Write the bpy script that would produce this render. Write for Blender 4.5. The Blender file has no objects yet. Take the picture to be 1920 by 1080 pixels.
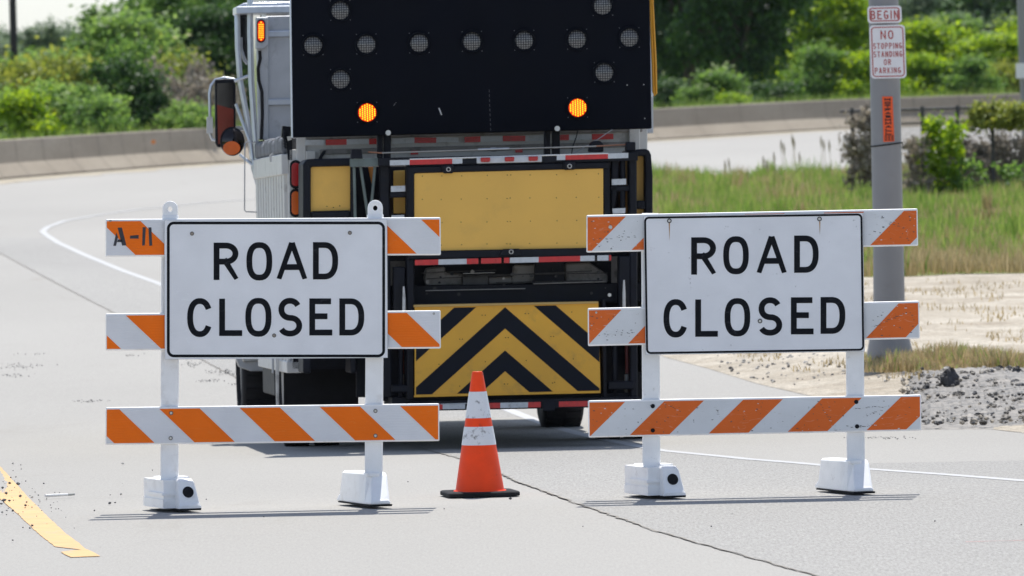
import bpy, math, random
import numpy as np
from mathutils import Vector, Matrix
R = math.radians
random.seed(7)
SC = bpy.context.scene
COL = SC.collection

# ------------------------------------------------------------------ camera
F = 17100.0                     # focal length in pixels of the 1920 px wide photo
H_CAM = 2.53
PITCH = math.atan(462.0 / F)
ROLL = R(1.2)
fwd = Vector((0, math.cos(PITCH), -math.sin(PITCH)))
r0 = Vector((1, 0, 0)); u0 = Vector((0, math.sin(PITCH), math.cos(PITCH)))
cr = r0 * math.cos(ROLL) - u0 * math.sin(ROLL)
cu = u0 * math.cos(ROLL) + r0 * math.sin(ROLL)
CAM = Vector((0, 0, H_CAM))
cam_d = bpy.data.cameras.new('camera'); cam = bpy.data.objects.new('camera', cam_d); COL.objects.link(cam)
m = Matrix.Identity(4)
for i in range(3):
    m[i][0] = cr[i]; m[i][1] = cu[i]; m[i][2] = -fwd[i]; m[i][3] = CAM[i]
cam.matrix_world = m
cam_d.sensor_width = 36; cam_d.lens = F / 1920 * 36
cam_d.clip_start = 1; cam_d.clip_end = 6000
cam_d.dof.use_dof = True; cam_d.dof.focus_distance = 51.5; cam_d.dof.aperture_fstop = 10.5
SC.camera = cam

# ------------------------------------------------------------------ light
SUN_EL, SUN_AZ = R(64), R(7)          # sun ahead of the camera, slightly to the right
w = bpy.data.worlds.new("World"); SC.world = w; w.use_nodes = True
nt = w.node_tree; bg = nt.nodes['Background']
sky = nt.nodes.new('ShaderNodeTexSky'); sky.sky_type = 'NISHITA'; sky.sun_disc = False
sky.sun_elevation = SUN_EL; sky.sun_rotation = SUN_AZ
sky.air_density = 1.0; sky.dust_density = .5; sky.ozone_density = 2.0
hsv = nt.nodes.new('ShaderNodeHueSaturation'); hsv.inputs['Saturation'].default_value = .6
nt.links.new(sky.outputs[0], hsv.inputs['Color']); tint = nt.nodes.new('ShaderNodeMix'); tint.data_type = 'RGBA'; tint.blend_type = 'MULTIPLY'; tint.inputs[0].default_value = 1; tint.inputs[7].default_value = (.93, 1.0, 1.11, 1)
nt.links.new(hsv.outputs[0], tint.inputs[6]); nt.links.new(tint.outputs[2], bg.inputs[0]); bg.inputs[1].default_value = 0.12
sd = bpy.data.lights.new('sun', 'SUN'); so = bpy.data.objects.new('sun', sd); COL.objects.link(so)
sd.energy = 4.4; sd.angle = R(0.5); sd.color = (1, .965, .90)
sdir = Vector((math.sin(SUN_AZ) * math.cos(SUN_EL), math.cos(SUN_AZ) * math.cos(SUN_EL), math.sin(SUN_EL)))
so.rotation_euler = sdir.to_track_quat('Z', 'Y').to_euler(); so.location = (5, 60, 40)
SC.view_settings.view_transform = 'Standard'; SC.view_settings.look = 'None'
SC.view_settings.exposure = 0.38; SC.view_settings.gamma = 1

# ------------------------------------------------------------------ helpers
def ray(px, py):
    return (fwd + cr * ((px - 960) / F) + cu * ((540 - py) / F))
KN = [(0, 0), (48, 0), (54, -.03), (61, -.2), (67, -.33), (77, -.34), (100, -.30), (190, -.1), (260, -.05), (1200, 0), (9000, 0)]
def _z(y):
    for (a, za), (b, zb) in zip(KN, KN[1:]):
        if y <= b: return za + (zb - za) * (y - a) / (b - a)
    return 0
def zg(y):
    y = max(y, 0)
    return sum(_z(max(0, y + k)) for k in (-3, -1.5, 0, 1.5, 3)) / 5
def G(px, py):
    d = ray(px, py); lo, hi = 5.0, 3000.0
    for _ in range(50):
        mid = (lo + hi) / 2; p = CAM + d * (mid / d.y)
        if p.z > zg(p.y): lo = mid
        else: hi = mid
    p = CAM + d * (lo / d.y)
    return Vector((p.x, p.y, zg(p.y)))
def AT(px, py, Y):
    d = ray(px, py); return CAM + d * (Y / d.y)

class Frame:
    """real-size local frame of a thing; at() measures where a sight line meets the local plane y=yl"""
    def __init__(s, loc, rz=0, rx=0):
        s.loc = Vector(loc); s.rz = rz; s.rx = rx
        s.m = Matrix.Translation(s.loc) @ Matrix.Rotation(rz, 4, 'Z') @ Matrix.Rotation(rx, 4, 'X')
        s.inv = s.m.inverted(); s.c = s.inv @ CAM; s.r3 = s.inv.to_3x3()
    def at(s, px, py, yl=0.0):
        d = s.r3 @ ray(px, py); return s.c + d * ((yl - s.c.y) / d.y)
    def empty(s, name):
        o = bpy.data.objects.new(name, None); COL.objects.link(o); o.empty_display_size = .2
        o.location = s.loc; o.rotation_euler = (s.rx, 0, s.rz); return o

def tag(o, label=None, cat=None, group=None, kind=None):
    if label: o['label'] = label
    if cat: o['category'] = cat
    if group: o['group'] = group
    if kind: o['kind'] = kind
    return o

class MB:
    def __init__(s): s.v = []; s.f = []; s.mi = []; s.mats = []; s.sm = []
    def m(s, mat):
        if mat not in s.mats: s.mats.append(mat)
        return s.mats.index(mat)
    def add(s, vs, fs, mat, smooth=False):
        n = len(s.v); k = s.m(mat)
        s.v += [tuple(v) for v in vs]
        for f in fs: s.f.append([n + i for i in f]); s.mi.append(k); s.sm.append(smooth)
        return s
    def box(s, a, b, mat):
        (x0, y0, z0), (x1, y1, z1) = a, b
        vs = [(x0, y0, z0), (x1, y0, z0), (x1, y1, z0), (x0, y1, z0), (x0, y0, z1), (x1, y0, z1), (x1, y1, z1), (x0, y1, z1)]
        return s.add(vs, [(0, 3, 2, 1), (4, 5, 6, 7), (0, 1, 5, 4), (1, 2, 6, 5), (2, 3, 7, 6), (3, 0, 4, 7)], mat)
    def poly(s, pts, mat):       # one flat face, points given clockwise in the picture
        return s.add(pts, [tuple(range(len(pts)))[::-1]], mat)
    def prism(s, pts, th, mat):  # outline in a plane y=const (clockwise in the picture), extruded backwards along +y
        n = len(pts); b = [Vector(p) + Vector((0, th, 0)) for p in pts]
        fs = [tuple(range(n))[::-1], tuple(range(n, 2 * n))]
        for i in range(n):
            j = (i + 1) % n; fs.append((i, j, j + n, i + n))
        return s.add(list(pts) + b, fs, mat)
    def tube(s, pts, r, mat, n=8, closed=False, smooth=True):
        pts = [Vector(p) for p in pts]; N = len(pts); rs = r if isinstance(r, (list, tuple)) else [r] * N
        vs = []; prev = None
        for i, p in enumerate(pts):
            a = pts[i - 1] if (i > 0 or closed) else p
            b = pts[(i + 1) % N] if (i < N - 1 or closed) else p
            t = (b - a).normalized()
            if prev is None:
                ref = Vector((0, 0, 1)) if abs(t.z) < .9 else Vector((1, 0, 0))
                x = t.cross(ref).normalized()
            else:
                x = (prev - t * prev.dot(t)).normalized()
            prev = x; y = t.cross(x)
            for k in range(n):
                q = 2 * math.pi * k / n; vs.append(p + (x * math.cos(q) + y * math.sin(q)) * rs[i])
        fs = []
        for i in range(N if closed else N - 1):
            for k in range(n):
                a = i * n + k; b = i * n + (k + 1) % n; j = ((i + 1) % N) * n
                fs.append((a, b, j + (k + 1) % n, j + k))
        s.add(vs, fs, mat, smooth)
        if not closed:
            s.add(vs[:n], [tuple(range(n))[::-1]], mat); s.add(vs[-n:], [tuple(range(n))], mat)
        return s
    def disc(s, c, r, th, mat, n=20, rz=None, axis='y'):   # cylinder along +axis, front at c
        rz = rz or r; a = [];
        for k in range(n):
            q = 2 * math.pi * k / n
            d = {'y': Vector((math.cos(q) * r, 0, -math.sin(q) * rz)), 'z': Vector((math.cos(q) * r, math.sin(q) * rz, 0)),
                 'x': Vector((0, math.cos(q) * r, math.sin(q) * rz))}[axis]
            a.append(Vector(c) + d)
        e = {'y': Vector((0, th, 0)), 'z': Vector((0, 0, th)), 'x': Vector((th, 0, 0))}[axis]
        b = [p + e for p in a]
        fs = [tuple(range(n))[::-1], tuple(range(n, 2 * n))] + [(i, (i + 1) % n, (i + 1) % n + n, i + n) for i in range(n)]
        return s.add(a + b, fs, mat)
    def pieces(s):
        """far-apart pieces of this mesh, each as an MB of its own"""
        n = len(s.v); pa = list(range(n))
        def fd(i):
            while pa[i] != i: pa[i] = pa[pa[i]]; i = pa[i]
            return i
        for f in s.f:
            for b in f[1:]:
                x, y = fd(f[0]), fd(b)
                if x != y: pa[y] = x
        roots = sorted({fd(f[0]) for f in s.f}); ix = {q: i for i, q in enumerate(roots)}; k = len(roots)
        if k == 1 or k > 90: return [s]
        co = np.array([tuple(v) for v in s.v]); isl = np.array([ix.get(fd(i), -1) for i in range(n)])
        lo = np.array([co[isl == i].min(0) for i in range(k)]); hi = np.array([co[isl == i].max(0) for i in range(k)]); sz = (hi - lo).max(1)
        gap = np.maximum(0, np.maximum(lo[:, None] - hi[None], lo[None] - hi[:, None])); near = np.sqrt((gap ** 2).sum(2)) <= np.maximum(.02, .5 * np.maximum(sz[:, None], sz[None]))
        pp = list(range(k))
        def f2(i):
            while pp[i] != i: i = pp[i]
            return i
        for i in range(k):
            for j in range(i + 1, k):
                if near[i, j] and f2(i) != f2(j): pp[f2(j)] = f2(i)
        out = {}
        for f, mi_, sm_ in zip(s.f, s.mi, s.sm):
            q = f2(isl[f[0]]); m_ = out.setdefault(q, (MB(), {}))
            mb, mp = m_; g = []
            for v in f:
                if v not in mp: mp[v] = len(mb.v); mb.v.append(s.v[v])
                g.append(mp[v])
            mb.f.append(g); mb.mi.append(mb.m(s.mats[mi_])); mb.sm.append(sm_)
        return [m_[0] for m_ in out.values()]
    def build(s, name, parent=None, bevel=0, seg=1):
        if parent is not None and name not in ONE_PIECE:
            ps = s.pieces()
            if len(ps) > 1: return [p.build1(name, parent, bevel, seg) for p in ps][0]
        return s.build1(name, parent, bevel, seg)
    def build1(s, name, parent=None, bevel=0, seg=1):
        me = bpy.data.meshes.new(name); me.from_pydata(s.v, [], s.f)
        for mt in s.mats: me.materials.append(mt)
        me.polygons.foreach_set('material_index', s.mi); me.polygons.foreach_set('use_smooth', s.sm); me.update()
        o = bpy.data.objects.new(name, me); COL.objects.link(o)
        if parent: o.parent = parent
        import bmesh
        if name not in NO_RECALC:
            b = bmesh.new(); b.from_mesh(me); bmesh.ops.recalc_face_normals(b, faces=b.faces); b.to_mesh(me); b.free()
        if bevel:
            md = o.modifiers.new('bevel', 'BEVEL'); md.width = bevel; md.segments = seg; md.limit_method = 'ANGLE'; md.angle_limit = R(40)
            md.harden_normals = False
        return o
NO_RECALC = set(); ONE_PIECE = {'striped_sheeting', 'chevron_stripes', 'stencil_number', 'road_closed_sign', 'foliage', 'hydraulics', 'wire_mesh', 'begin_sign', 'no_stopping_sign', 'orange_sticker', 'lit_lens', 'cone_body'}
def rect(x0, y0, x1, y1): return [(x0, y0), (x1, y0), (x1, y1), (x0, y1)]
def PX(mb, fr, pts, yl, th, mat):      # outline measured on the photo, placed on the local plane yl with real thickness
    return mb.prism([fr.at(x, y, yl) for x, y in pts], th, mat)

# ------------------------------------------------------------------ materials
MATS = {}
def new_mat(name):
    mt = bpy.data.materials.new(name); mt.use_nodes = True; t = mt.node_tree
    return mt, t, t.nodes['Principled BSDF']
def mat(name, col, rough=.5, metal=0, var=.08, scale=12, bump=0, bscale=60, dirt=0, dirtcol=(.12, .10, .08), dscale=6, spec=.5, dthr=.58):
    if name in MATS: return MATS[name]
    mt, t, p = new_mat(name); N = t.nodes; L = t.links
    tc = N.new('ShaderNodeTexCoord')
    nz = N.new('ShaderNodeTexNoise'); nz.inputs['Scale'].default_value = scale; nz.inputs['Detail'].default_value = 6
    L.new(tc.outputs['Object'], nz.inputs['Vector'])
    rp = N.new('ShaderNodeMapRange'); rp.inputs['From Min'].default_value = .3; rp.inputs['From Max'].default_value = .7
    rp.inputs['To Min'].default_value = 1 - var; rp.inputs['To Max'].default_value = 1 + var
    L.new(nz.outputs['Fac'], rp.inputs['Value'])
    mx = N.new('ShaderNodeVectorMath'); mx.operation = 'SCALE'; mx.inputs[0].default_value = col
    L.new(rp.outputs[0], mx.inputs['Scale'])
    out = mx.outputs[0]
    if dirt:
        dn = N.new('ShaderNodeTexNoise'); dn.inputs['Scale'].default_value = dscale; dn.inputs['Detail'].default_value = 9; dn.inputs['Roughness'].default_value = .65
        mp = N.new('ShaderNodeMapping'); mp.inputs['Location'].default_value = (3.1, 7.7, 1.3); L.new(tc.outputs['Object'], mp.inputs[0]); L.new(mp.outputs[0], dn.inputs['Vector'])
        dr = N.new('ShaderNodeMapRange'); dr.inputs['From Min'].default_value = dthr; dr.inputs['From Max'].default_value = dthr + .12
        dr.inputs['To Max'].default_value = dirt; L.new(dn.outputs['Fac'], dr.inputs['Value'])
        mm = N.new('ShaderNodeMix'); mm.data_type = 'RGBA'; L.new(dr.outputs[0], mm.inputs[0]); L.new(out, mm.inputs[6]); mm.inputs[7].default_value = (*dirtcol, 1)
        out = mm.outputs[2]
    L.new(out, p.inputs['Base Color'])
    rr = N.new('ShaderNodeMapRange'); rr.inputs['To Min'].default_value = max(.02, rough - .08); rr.inputs['To Max'].default_value = min(1, rough + .12)
    L.new(nz.outputs['Fac'], rr.inputs['Value']); L.new(rr.outputs[0], p.inputs['Roughness'])
    p.inputs['Metallic'].default_value = metal; p.inputs['Specular IOR Level'].default_value = spec
    if bump:
        bn = N.new('ShaderNodeTexNoise'); bn.inputs['Scale'].default_value = bscale; bn.inputs['Detail'].default_value = 5
        L.new(tc.outputs['Object'], bn.inputs['Vector'])
        bp = N.new('ShaderNodeBump'); bp.inputs['Strength'].default_value = bump; bp.inputs['Distance'].default_value = .01
        L.new(bn.outputs['Fac'], bp.inputs['Height']); L.new(bp.outputs[0], p.inputs['Normal'])
    MATS[name] = mt; return mt

def scratch_mat(name, col, sc_col=(.85, .86, .88), amount=.5, chips=0, chipcol=(.08, .07, .07), rough=.35, wavy=0, grime=0):
    """painted or reflective sheeting with fine scratches, worn chips and faint ripples"""
    mt, t, p = new_mat(name); N = t.nodes; L = t.links
    tc = N.new('ShaderNodeTexCoord')
    nz = N.new('ShaderNodeTexNoise'); nz.inputs['Scale'].default_value = 5; nz.inputs['Detail'].default_value = 7; L.new(tc.outputs['Object'], nz.inputs['Vector'])
    rp = N.new('ShaderNodeMapRange'); rp.inputs['From Min'].default_value = .3; rp.inputs['From Max'].default_value = .7; rp.inputs['To Min'].default_value = .95; rp.inputs['To Max'].default_value = 1.05
    L.new(nz.outputs['Fac'], rp.inputs['Value'])
    mx = N.new('ShaderNodeVectorMath'); mx.operation = 'SCALE'; mx.inputs[0].default_value = col; L.new(rp.outputs[0], mx.inputs['Scale'])
    out = mx.outputs[0]
    for k, (rot, off) in enumerate(((.5, 0), (-.9, 4), (1.3, 9))):       # scratches: thin level lines of stretched noise
        mp = N.new('ShaderNodeMapping'); mp.inputs['Rotation'].default_value = (0, rot, 0); mp.inputs['Location'].default_value = (off, off, off); mp.inputs['Scale'].default_value = (1.2, 1.2, 5)
        L.new(tc.outputs['Object'], mp.inputs[0])
        n2 = N.new('ShaderNodeTexNoise'); n2.inputs['Scale'].default_value = 2.2; n2.inputs['Detail'].default_value = 2; L.new(mp.outputs[0], n2.inputs['Vector'])
        a = N.new('ShaderNodeMath'); a.operation = 'SUBTRACT'; a.inputs[1].default_value = .5; L.new(n2.outputs['Fac'], a.inputs[0])
        b = N.new('ShaderNodeMath'); b.operation = 'ABSOLUTE'; L.new(a.outputs[0], b.inputs[0])
        c = N.new('ShaderNodeMapRange'); c.inputs['From Min'].default_value = .0; c.inputs['From Max'].default_value = .006; c.inputs['To Min'].default_value = amount; c.inputs['To Max'].default_value = 0
        L.new(b.outputs[0], c.inputs['Value'])
        n3 = N.new('ShaderNodeTexNoise'); n3.inputs['Scale'].default_value = 9 + k * 3; L.new(mp.outputs[0], n3.inputs['Vector'])
        g = N.new('ShaderNodeMapRange'); g.inputs['From Min'].default_value = .5; g.inputs['From Max'].default_value = .6; L.new(n3.outputs['Fac'], g.inputs['Value'])
        h = N.new('ShaderNodeMath'); h.operation = 'MULTIPLY'; L.new(c.outputs[0], h.inputs[0]); L.new(g.outputs[0], h.inputs[1])
        mm = N.new('ShaderNodeMix'); mm.data_type = 'RGBA'; L.new(h.outputs[0], mm.inputs[0]); L.new(out, mm.inputs[6]); mm.inputs[7].default_value = (*sc_col, 1)
        out = mm.outputs[2]
    if chips:
        n4 = N.new('ShaderNodeTexNoise'); n4.inputs['Scale'].default_value = 26; n4.inputs['Detail'].default_value = 8; n4.inputs['Roughness'].default_value = .7; L.new(tc.outputs['Object'], n4.inputs['Vector'])
        c4 = N.new('ShaderNodeMapRange'); c4.inputs['From Min'].default_value = .665; c4.inputs['From Max'].default_value = .68; c4.inputs['To Max'].default_value = chips; L.new(n4.outputs['Fac'], c4.inputs['Value'])
        mm = N.new('ShaderNodeMix'); mm.data_type = 'RGBA'; L.new(c4.outputs[0], mm.inputs[0]); L.new(out, mm.inputs[6]); mm.inputs[7].default_value = (*chipcol, 1)
        out = mm.outputs[2]
    if grime:
        n5 = N.new('ShaderNodeTexNoise'); n5.inputs['Scale'].default_value = 3; n5.inputs['Detail'].default_value = 10; n5.inputs['Roughness'].default_value = .7; L.new(tc.outputs['Object'], n5.inputs['Vector'])
        c5 = N.new('ShaderNodeMapRange'); c5.inputs['From Min'].default_value = .45; c5.inputs['From Max'].default_value = .75; c5.inputs['To Max'].default_value = grime; L.new(n5.outputs['Fac'], c5.inputs['Value'])
        mm = N.new('ShaderNodeMix'); mm.data_type = 'RGBA'; L.new(c5.outputs[0], mm.inputs[0]); L.new(out, mm.inputs[6]); mm.inputs[7].default_value = (.28, .25, .21, 1)
        out = mm.outputs[2]
    L.new(out, p.inputs['Base Color']); p.inputs['Roughness'].default_value = rough + .1; p.inputs['Specular IOR Level'].default_value = .25
    if wavy:
        wv = N.new('ShaderNodeTexWave'); wv.wave_type = 'BANDS'; wv.bands_direction = 'Z'; wv.inputs['Scale'].default_value = 22; wv.inputs['Distortion'].default_value = 4; wv.inputs['Detail'].default_value = 2; wv.inputs['Detail Scale'].default_value = .6
        L.new(tc.outputs['Object'], wv.inputs['Vector'])
        bp = N.new('ShaderNodeBump'); bp.inputs['Strength'].default_value = wavy; bp.inputs['Distance'].default_value = .004
        L.new(wv.outputs['Fac'], bp.inputs['Height']); L.new(bp.outputs[0], p.inputs['Normal'])
    MATS[name] = mt; return mt

def emit(name, col, st):
    mt, t, p = new_mat(name); p.inputs['Base Color'].default_value = (*col, 1)
    p.inputs['Emission Color'].default_value = (*col, 1); p.inputs['Emission Strength'].default_value = st; p.inputs['Roughness'].default_value = .3
    MATS[name] = mt; return mt

def leaf_mat(name, c1, c2, trans=.45):
    mt, t, p = new_mat(name); N = t.nodes; L = t.links
    ge = N.new('ShaderNodeNewGeometry'); tc = N.new('ShaderNodeTexCoord')
    nz = N.new('ShaderNodeTexNoise'); nz.inputs['Scale'].default_value = .7; nz.inputs['Detail'].default_value = 3; L.new(tc.outputs['Object'], nz.inputs['Vector'])
    ad = N.new('ShaderNodeMath'); ad.operation = 'ADD'; L.new(ge.outputs['Random Per Island'], ad.inputs[0]); L.new(nz.outputs['Fac'], ad.inputs[1])
    ml = N.new('ShaderNodeMath'); ml.operation = 'MULTIPLY'; ml.inputs[1].default_value = .5; L.new(ad.outputs[0], ml.inputs[0])
    rp = N.new('ShaderNodeValToRGB'); rp.color_ramp.elements[0].position = .25; rp.color_ramp.elements[1].position = .8
    rp.color_ramp.elements[0].color = (*c1, 1); rp.color_ramp.elements[1].color = (*c2, 1); L.new(ml.outputs[0], rp.inputs[0])
    L.new(rp.outputs[0], p.inputs['Base Color']); p.inputs['Roughness'].default_value = .5; p.inputs['Specular IOR Level'].default_value = .2
    tr = N.new('ShaderNodeBsdfTranslucent'); hs = N.new('ShaderNodeHueSaturation'); hs.inputs['Hue'].default_value = .485; hs.inputs['Saturation'].default_value = 1.1; hs.inputs['Value'].default_value = 1.5
    L.new(rp.outputs[0], hs.inputs['Color']); L.new(hs.outputs[0], tr.inputs[0])
    mx = N.new('ShaderNodeMixShader'); mx.inputs[0].default_value = trans
    L.new(p.outputs[0], mx.inputs[1]); L.new(tr.outputs[0], mx.inputs[2]); L.new(mx.outputs[0], N['Material Output'].inputs[0])
    MATS[name] = mt; return mt

def ground_mat(name, cols, big=.12, fine=70, bump=.4, stretch=(1, 1, 1), stain=0.0, staincol=(.25, .23, .2), speck=.12, rough=.9, grit=.7):
    """concrete, dirt: broad mottling of two colours + aggregate speckle + stains of their own shape"""
    mt, t, p = new_mat(name); N = t.nodes; L = t.links
    tc = N.new('ShaderNodeTexCoord'); mp = N.new('ShaderNodeMapping'); mp.inputs['Scale'].default_value = stretch; L.new(tc.outputs['Object'], mp.inputs[0])
    n1 = N.new('ShaderNodeTexNoise'); n1.inputs['Scale'].default_value = big; n1.inputs['Detail'].default_value = 8; n1.inputs['Roughness'].default_value = .6; L.new(mp.outputs[0], n1.inputs['Vector'])
    rp = N.new('ShaderNodeValToRGB'); rp.color_ramp.elements[0].position = .35; rp.color_ramp.elements[1].position = .65
    rp.color_ramp.elements[0].color = (*cols[0], 1); rp.color_ramp.elements[1].color = (*cols[1], 1); L.new(n1.outputs['Fac'], rp.inputs[0])
    n2 = N.new('ShaderNodeTexNoise'); n2.inputs['Scale'].default_value = fine; n2.inputs['Detail'].default_value = 4; n2.inputs['Roughness'].default_value = .75; L.new(tc.outputs['Object'], n2.inputs['Vector'])
    r2 = N.new('ShaderNodeMapRange'); r2.inputs['From Min'].default_value = .3; r2.inputs['From Max'].default_value = .7; r2.inputs['To Min'].default_value = 1 - speck; r2.inputs['To Max'].default_value = 1 + speck
    L.new(n2.outputs['Fac'], r2.inputs['Value'])
    sc = N.new('ShaderNodeVectorMath'); sc.operation = 'SCALE'; L.new(rp.outputs[0], sc.inputs[0]); L.new(r2.outputs[0], sc.inputs['Scale'])
    m4 = N.new('ShaderNodeMapping'); m4.inputs['Scale'].default_value = (70, 6, 1); L.new(tc.outputs['Object'], m4.inputs[0])
    n4 = N.new('ShaderNodeTexNoise'); n4.inputs['Scale'].default_value = 1; n4.inputs['Detail'].default_value = 6; n4.inputs['Roughness'].default_value = .8; L.new(m4.outputs[0], n4.inputs['Vector'])
    r4 = N.new('ShaderNodeMapRange'); r4.inputs['From Min'].default_value = .3; r4.inputs['From Max'].default_value = .7; r4.inputs['To Min'].default_value = 1 - speck * grit; r4.inputs['To Max'].default_value = 1 + speck * grit
    L.new(n4.outputs['Fac'], r4.inputs['Value'])
    s4 = N.new('ShaderNodeVectorMath'); s4.operation = 'SCALE'; L.new(sc.outputs[0], s4.inputs[0]); L.new(r4.outputs[0], s4.inputs['Scale'])
    out = s4.outputs[0]
    if stain:
        n3 = N.new('ShaderNodeTexNoise'); n3.inputs['Scale'].default_value = .8; n3.inputs['Detail'].default_value = 10; n3.inputs['Roughness'].default_value = .7; n3.inputs['Distortion'].default_value = .6; L.new(mp.outputs[0], n3.inputs['Vector'])
        r3 = N.new('ShaderNodeMapRange'); r3.inputs['From Min'].default_value = .6; r3.inputs['From Max'].default_value = .72; r3.inputs['To Max'].default_value = stain; L.new(n3.outputs['Fac'], r3.inputs['Value'])
        mm = N.new('ShaderNodeMix'); mm.data_type = 'RGBA'; L.new(r3.outputs[0], mm.inputs[0]); L.new(out, mm.inputs[6]); mm.inputs[7].default_value = (*staincol, 1); out = mm.outputs[2]
    L.new(out, p.inputs['Base Color']); p.inputs['Roughness'].default_value = rough; p.inputs['Specular IOR Level'].default_value = .3
    bp = N.new('ShaderNodeBump'); bp.inputs['Strength'].default_value = bump; bp.inputs['Distance'].default_value = .01
    L.new(n2.outputs['Fac'], bp.inputs['Height']); L.new(bp.outputs[0], p.inputs['Normal'])
    MATS[name] = mt; return mt

concrete = ground_mat('concrete', ((.315, .302, .280), (.350, .336, .312)), stretch=(1, .25, 1), stain=.5, staincol=(.27, .25, .22), speck=.14)
lane_conc = ground_mat('lane_concrete', ((.303, .293, .276), (.342, .331, .311)), fine=55, bump=.9, stretch=(1, .3, 1), stain=.18, staincol=(.25, .245, .23), speck=.34)
barrier_m = ground_mat('barrier_concrete', ((.265, .225, .175), (.335, .29, .23)), big=.5, fine=8, bump=.2, stretch=(.3, .3, 2.5), stain=.35, staincol=(.22, .2, .17), speck=.1)
dirt_m = ground_mat('dry_dirt', ((.30, .255, .195), (.44, .395, .325)), big=.9, fine=9, bump=1.5, stain=.7, staincol=(.25, .22, .17), speck=.35)
soil_m = ground_mat('verge_soil', ((.15, .19, .055), (.27, .28, .12)), big=.7, fine=14, bump=1, stain=.4, staincol=(.12, .17, .04), speck=.25)
far_m = ground_mat('rough_grass', ((.09, .13, .03), (.16, .19, .06)), big=.3, fine=4, bump=1, speck=.3)
white_paint = mat('road_white_paint', (.42, .42, .42), .7, var=.06, scale=3, dirt=.5, dirtcol=(.42, .41, .39), dscale=4)
yellow_paint = mat('road_yellow_paint', (.60, .37, .165), .8, var=.1, scale=5, dirt=.9, dirtcol=(.36, .33, .28), dscale=11, dthr=.56)
crackm = mat('crack_fill', (.24, .215, .185), .95)
sign_white = scratch_mat('sign_sheeting', (.80, .80, .82), amount=.55, rough=.35)
sign_white_old = scratch_mat('worn_sign_sheeting', (.79, .79, .81), amount=.3, rough=.4, chips=.35)
rail_white = scratch_mat('rail_white_sheeting', (.73, .73, .75), amount=.3, rough=.4, wavy=.13)
rail_orange = scratch_mat('rail_orange_sheeting', (.92, .165, .0), sc_col=(.9, .3, .08), amount=.25, rough=.4, wavy=.16)
rail_white_old = scratch_mat('worn_rail_white', (.71, .72, .73), amount=.2, rough=.45, chips=.9, wavy=.05, grime=.12)
rail_orange_old = scratch_mat('worn_rail_orange', (.74, .145, .022), sc_col=(.75, .6, .5), amount=.2, rough=.5, chips=.6, chipcol=(.18, .1, .08))
ink = scratch_mat('black_ink', (.006, .007, .010), sc_col=(.12, .12, .14), amount=.2, rough=.6)
ink.node_tree.nodes['Principled BSDF'].inputs['Specular IOR Level'].default_value = .15
plastic = mat('white_plastic', (.90, .89, .88), .4, var=.04, dirt=.35, dirtcol=(.55, .50, .46), dscale=7, dthr=.55)
plastic_old = mat('scuffed_plastic', (.88, .87, .86), .45, var=.05, dirt=.7, dirtcol=(.36, .33, .30), dscale=14, dthr=.62)
rubber = mat('black_rubber', (.012, .012, .014), .8, var=.3, bump=.3, spec=.25)
black_metal = mat('black_metal', (.006, .007, .012), .55, var=.35, dirt=.4, dirtcol=(.03, .026, .022), dscale=5, spec=.22)
board_black = mat('board_black', (.003, .004, .008), .75, var=.15, scale=4, spec=.12)
steel = mat('steel_bolt', (.50, .49, .47), .35, 1, var=.15)
alu = mat('aluminium', (.42, .43, .45), .42, .55, var=.1, scale=6, dirt=.4, dirtcol=(.17, .165, .16), dscale=8)
alu_tube = mat('aluminium_tube', (.55, .58, .63), .3, .6, var=.08)
truck_white = mat('truck_white', (.58, .57, .55), .45, var=.08, scale=5, dirt=.6, dirtcol=(.28, .26, .24), dscale=7, dthr=.55)
truck_grime = mat('truck_grime', (.26, .245, .23), .6, var=.2, scale=6, dirt=.7, dirtcol=(.1, .09, .08), dscale=9, dthr=.52)
yellow = mat('panel_yellow', (.80, .46, .085), .5, var=.05, scale=2.5, dirt=.12, dirtcol=(.36, .22, .07), dscale=4, dthr=.55)
yellow_lo = mat('chevron_yellow', (.72, .37, .03), .5, var=.08, scale=3, dirt=.4, dirtcol=(.33, .2, .05), dscale=6, dthr=.55)
green_steel = mat('green_grey_steel', (.12, .15, .14), .55, var=.2)
red_tape = mat('red_tape', (.55, .018, .018), .3, var=.15, scale=30, dirt=.4, dirtcol=(.2, .04, .03), dscale=20)
white_tape = mat('white_tape', (.52, .54, .56), .3, var=.08, scale=30, dirt=.6, dirtcol=(.25, .24, .22), dscale=22)
red_lens = mat('red_lens', (.42, .01, .012), .15); amber_lens = mat('amber_lens', (.75, .13, .01), .15)
led_y = emit('lit_led', (1.0, .50, .01), 1.25); led_r = emit('lit_lens_back', (.9, .03, .0), .35)
mirror_m = mat('mirror_glass', (.05, .045, .045), .03, 1, var=0); mirror_red = mat('mirror_red_reflection', (.16, .028, .018), .12, .6, var=.15)  # red tint of the lower mirror is a painted reflection
glass_dark = mat('dark_glass', (.01, .011, .013), .08)
bare_wood = mat('bark', (.10, .075, .055), .9, var=.3, bump=.5, bscale=12)
pole_m = mat('pole_galvanised', (.27, .265, .27), .55, .3, var=.07, scale=3, dirt=.3, dirtcol=(.2, .19, .18), dscale=3)
cone_orange = mat('cone_orange', (.82, .058, .006), .5, var=.08, scale=9, dirt=.6, dirtcol=(.25, .035, .015), dscale=13, dthr=.58, spec=.25)
cone_white = mat('cone_white', (.62, .64, .68), .4, var=.05, dirt=1, dirtcol=(.05, .05, .05), dscale=17, dthr=.56)
sign_plate = mat('parking_sign_white', (.80, .78, .80), .4, var=.03)
sign_red = mat('parking_sign_red', (.42, .045, .035), .4)
sticker_o = mat('sticker_orange', (.85, .10, .012), .5)
sticker_ink = mat('sticker_ink', (.05, .012, .01), .6)
stone_m = mat('dark_stone', (.10, .10, .105), .85, var=.5, scale=25, bump=.8)
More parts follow.
